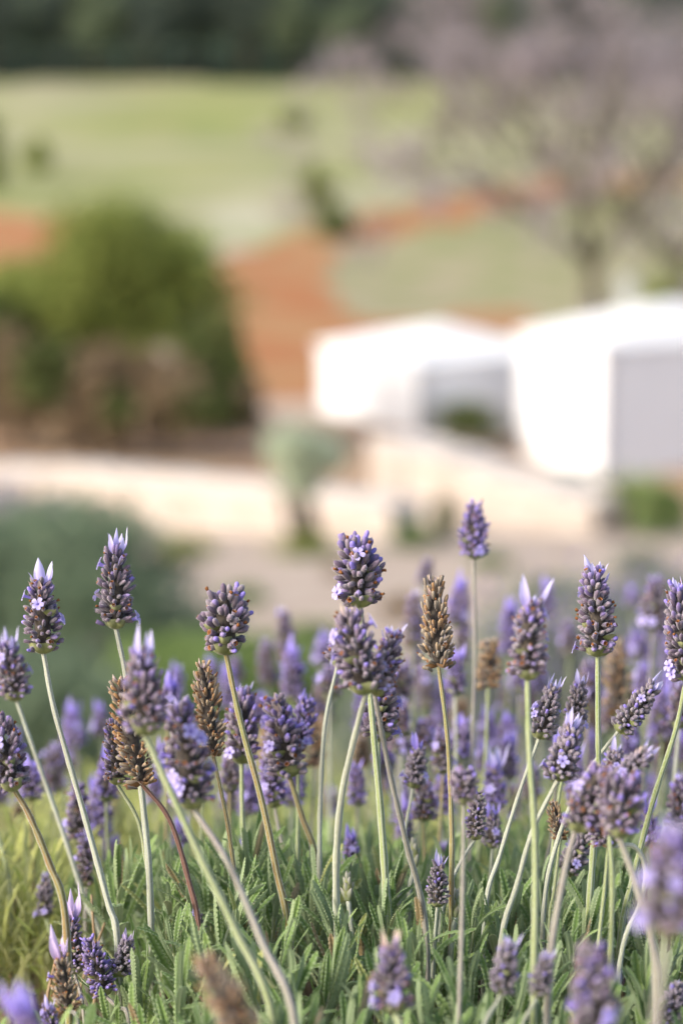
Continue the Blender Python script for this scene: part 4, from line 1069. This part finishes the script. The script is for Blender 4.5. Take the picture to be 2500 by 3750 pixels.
for ri, d0 in enumerate(rows):
    step_px = .0225 / d0 * FPX
    x = -80 + (ri % 2) * step_px * .5
    while x < 2600:
        px = x + R.uniform(-.3, .3) * step_px; d = d0 + R.uniform(-.009, .009); x += step_px
        if skip(px, d): continue
        hump = 70 * math.sin(px / 210.) + 55 * math.sin(px / 97. + 1)
        top = canopy(d) - 60 + hump * .6 + R.uniform(-70, 50) + (60 if px > 1950 else 0) + (270 if px < 590 and d < .905 else 0)
        size = R.uniform(.78, 1.1)
        leaves, ln = shoot_leaves(R, size)
        tipp = pd(px, top, d); dirv = Vector((R.normal() * .19 + (px - 1250) / 9000., R.normal() * .16 - .10, 1)).normalized()
        b = tipp - dirv * (ln + .012 * size)
        rt = empty('lavender_shoot', b)
        m = dirmat(Vector((0, 0, 0)), dirv, 1, 1, R.uniform(0, 6.28))
        tag(rt, 'toothed green leaf shoot at the foot of ' + foot_of(px, top), 'leaf shoot', 'leaf shoots of the lavender bush')
        V, F, A = [], [], []
        tube(V, F, [m.to_3x3() @ Vector(p) for p in ((0, 0, -.03), (0, 0, 0), (0, 0, ln * .6), (0, 0, ln))], [.0013, .0012, .0009, .0005], 6, .15, A)
        link('stem', mesh('stem', V, F, [M['stem_green']], None, True, {'ridge': A}), rt)
        for mt, v in leaves: link('leaf', LEAF_HI[v], rt, m @ mt)
        shoot_pts.append(b); n_sh += 1

def mass(name, parent, recs, variants, mat):
    """join many leaves (matrix, variant) into one mesh"""
    VV, FF, AA, off = [], [], [], 0
    for mt, v in recs:
        V, F, A = variants[v % len(variants)]
        a = np.array(mt); VV.append(V @ a[:3, :3].T + a[:3, 3]); FF.append(F + off); AA.append(A); off += len(V)
    return link(name, qmesh(name, np.concatenate(VV), np.concatenate(FF), [mat], smooth=True, attr={'ridge': np.concatenate(AA)}), parent, kind='stuff')
def scatter(d_lo, d_hi, sp, x_lo, x_hi, seed, drop=0., size=(.85, 1.2), cond=None, lift=0.):
    R = np.random.default_rng(seed); recs = []; d = d_lo
    while d < d_hi:
        st = sp / d * FPX; x = x_lo
        while x < x_hi:
            px = x + R.uniform(-.45, .45) * st; dd = d + R.uniform(-.4, .4) * sp; x += st
            if cond and not cond(px, dd): continue
            leaves, ln = shoot_leaves(R, R.uniform(*size))
            tp = pd(px, canopy(dd) - 40 + R.uniform(-70, 60) - lift, dd) - Vector((0, 0, drop * R.uniform(.7, 1.3)))
            dirv = Vector((R.normal() * .25 + (px - 1250) / 9000., R.normal() * .22, 1)).normalized()
            m = dirmat(tp - dirv * (ln + .012), dirv, 1, 1, R.uniform(0, 6.28))
            recs += [(m @ mt, v) for mt, v in leaves]
        d += sp
    return recs
bush_c = Vector((0, .95, 0))
bush = empty('lavender_shrub', bush_c)
tag(bush, 'leafy grey-green body of the lavender bush under the flower stems', 'lavender bush')
def shifted(recs): return [(Matrix.Translation(-bush_c) @ m, v) for m, v in recs]
mass('front_foliage', bush, shifted(scatter(.64, .785, .027, -500, 4400, 5)), LEAF_MID, M['leaf'])
mass('back_foliage', bush, shifted(scatter(.985, 1.28, .030, -600, 4000, 6, cond=lambda px, d: px > 480 + 1200 * (d - .98))), LEAF_MID, M['leaf'])
mass('inner_foliage', bush, shifted(scatter(.62, 1.2, .026, -500, 4300, 8, drop=.028, size=(.8, 1.05), cond=lambda px, d: not skip(px, d) or d > 1.05)) + shifted(scatter(.66, 1.2, .032, -400, 4200, 9, drop=.06, size=(.9, 1.2), cond=lambda px, d: not skip(px, d))), LEAF_LOW, M['leaf'])
mass('side_foliage', bush, shifted(scatter(.92, 1.1, .028, -1500, -400, 12)) + shifted(scatter(.80, 1.15, .028, 2600, 4600, 13)), LEAF_MID, M['leaf'])
V, F = [], []
R = np.random.default_rng(90)
ends = [p - bush_c for p in shoot_pts] + [p - bush_c for p in flower_bases]
for p in ends:
    foot = Vector((p.x * .12 + R.normal() * .02, p.y * .15 + R.normal() * .02, -.03)); mid = foot.lerp(p, .55) + Vector((p.x * .18, p.y * .18, .02))
    tube(V, F, catmull([foot, mid, p - Vector((0, 0, .03)), p - Vector((0, 0, .004))], 3), list(np.linspace(.0045, .0013, 10)), 5)
link('woody_branches', mesh('woody_branches', V, F, [M['woody']]), bush, kind='stuff')

# fine yellow-green plant growing beside and behind the lavender
ygc = Vector((-.12, 1.35, 0)); yg = empty('broom_shrub', ygc)
tag(yg, 'yellow-green fine-leaved shrub growing behind the lavender bush', 'shrub')
R = np.random.default_rng(33); recs = []
for i in range(2100):
    d = R.uniform(1.08, 1.75); px = R.uniform(-500, 2300) if R.random() < .55 else R.uniform(-500, 560)
    if px > 330 and d < 1.14: d += .2
    if px < 250 and R.random() < .3: d = R.uniform(1.0, 1.15)
    y = np.interp(d, [.9, 1.0, 1.2, 1.75], [3640, 3480, 3270, 3050]) + R.uniform(-60, 300) - 30
    p = pd(px, y, d) - ygc
    dirv = Vector((R.normal() * .35, R.normal() * .3, 1)).normalized()
    for j in range(7):
        az = R.uniform(0, 6.28); er = Vector((math.cos(az), math.sin(az), 0)); dv = (dirv + er * R.uniform(.3, .9)).normalized(); l2 = R.uniform(.010, .024)
        recs.append((dirmat(p + dirv * .005 * j, dv, l2 * 1.0, l2, 0, face=er), int(R.integers(0, 4))))
mass('fine_foliage', yg, recs, LEAF_LOW, M['leaf_yellow'])
V, F = [], []
for i in range(70):
    a = R.uniform(0, 6.28); px = R.uniform(-400, 1900); d = R.uniform(1.0, 1.55)
    p = pd(px, np.interp(d, [1.0, 1.2, 1.6], [3440, 3260, 3080]) + R.uniform(-60, 150), d) - ygc
    foot = Vector((p.x * .3, p.y * .2, -.03))
    tube(V, F, catmull([foot, foot.lerp(p, .55) + Vector((p.x * .12, 0, .03)), p], 5), list(np.linspace(.004, .0011, 11)), 5)
link('branches', mesh('branches', V, F, [M['woody']]), yg, kind='stuff')
for i in range(16):
    px = R.uniform(-60, 420); d = R.uniform(.93, 1.15); y0 = R.uniform(3250, 3500); lx = R.uniform(-160, 160)
    p1 = pd(px + lx, y0, d) - ygc; p0 = pd(px, 4050, d) - ygc
    V, F = [], []
    tube(V, F, catmull([p0, p0.lerp(p1, .5) + Vector((R.normal() * .004, 0, 0)), p1], 5), list(np.linspace(.0011, .0005, 11)), 5)
    link('dry_stalk', mesh('dry_stalk', V, F, [M['dry_stalk']]), yg)
print('objects', len(bpy.data.objects), 'shoots', n_sh)
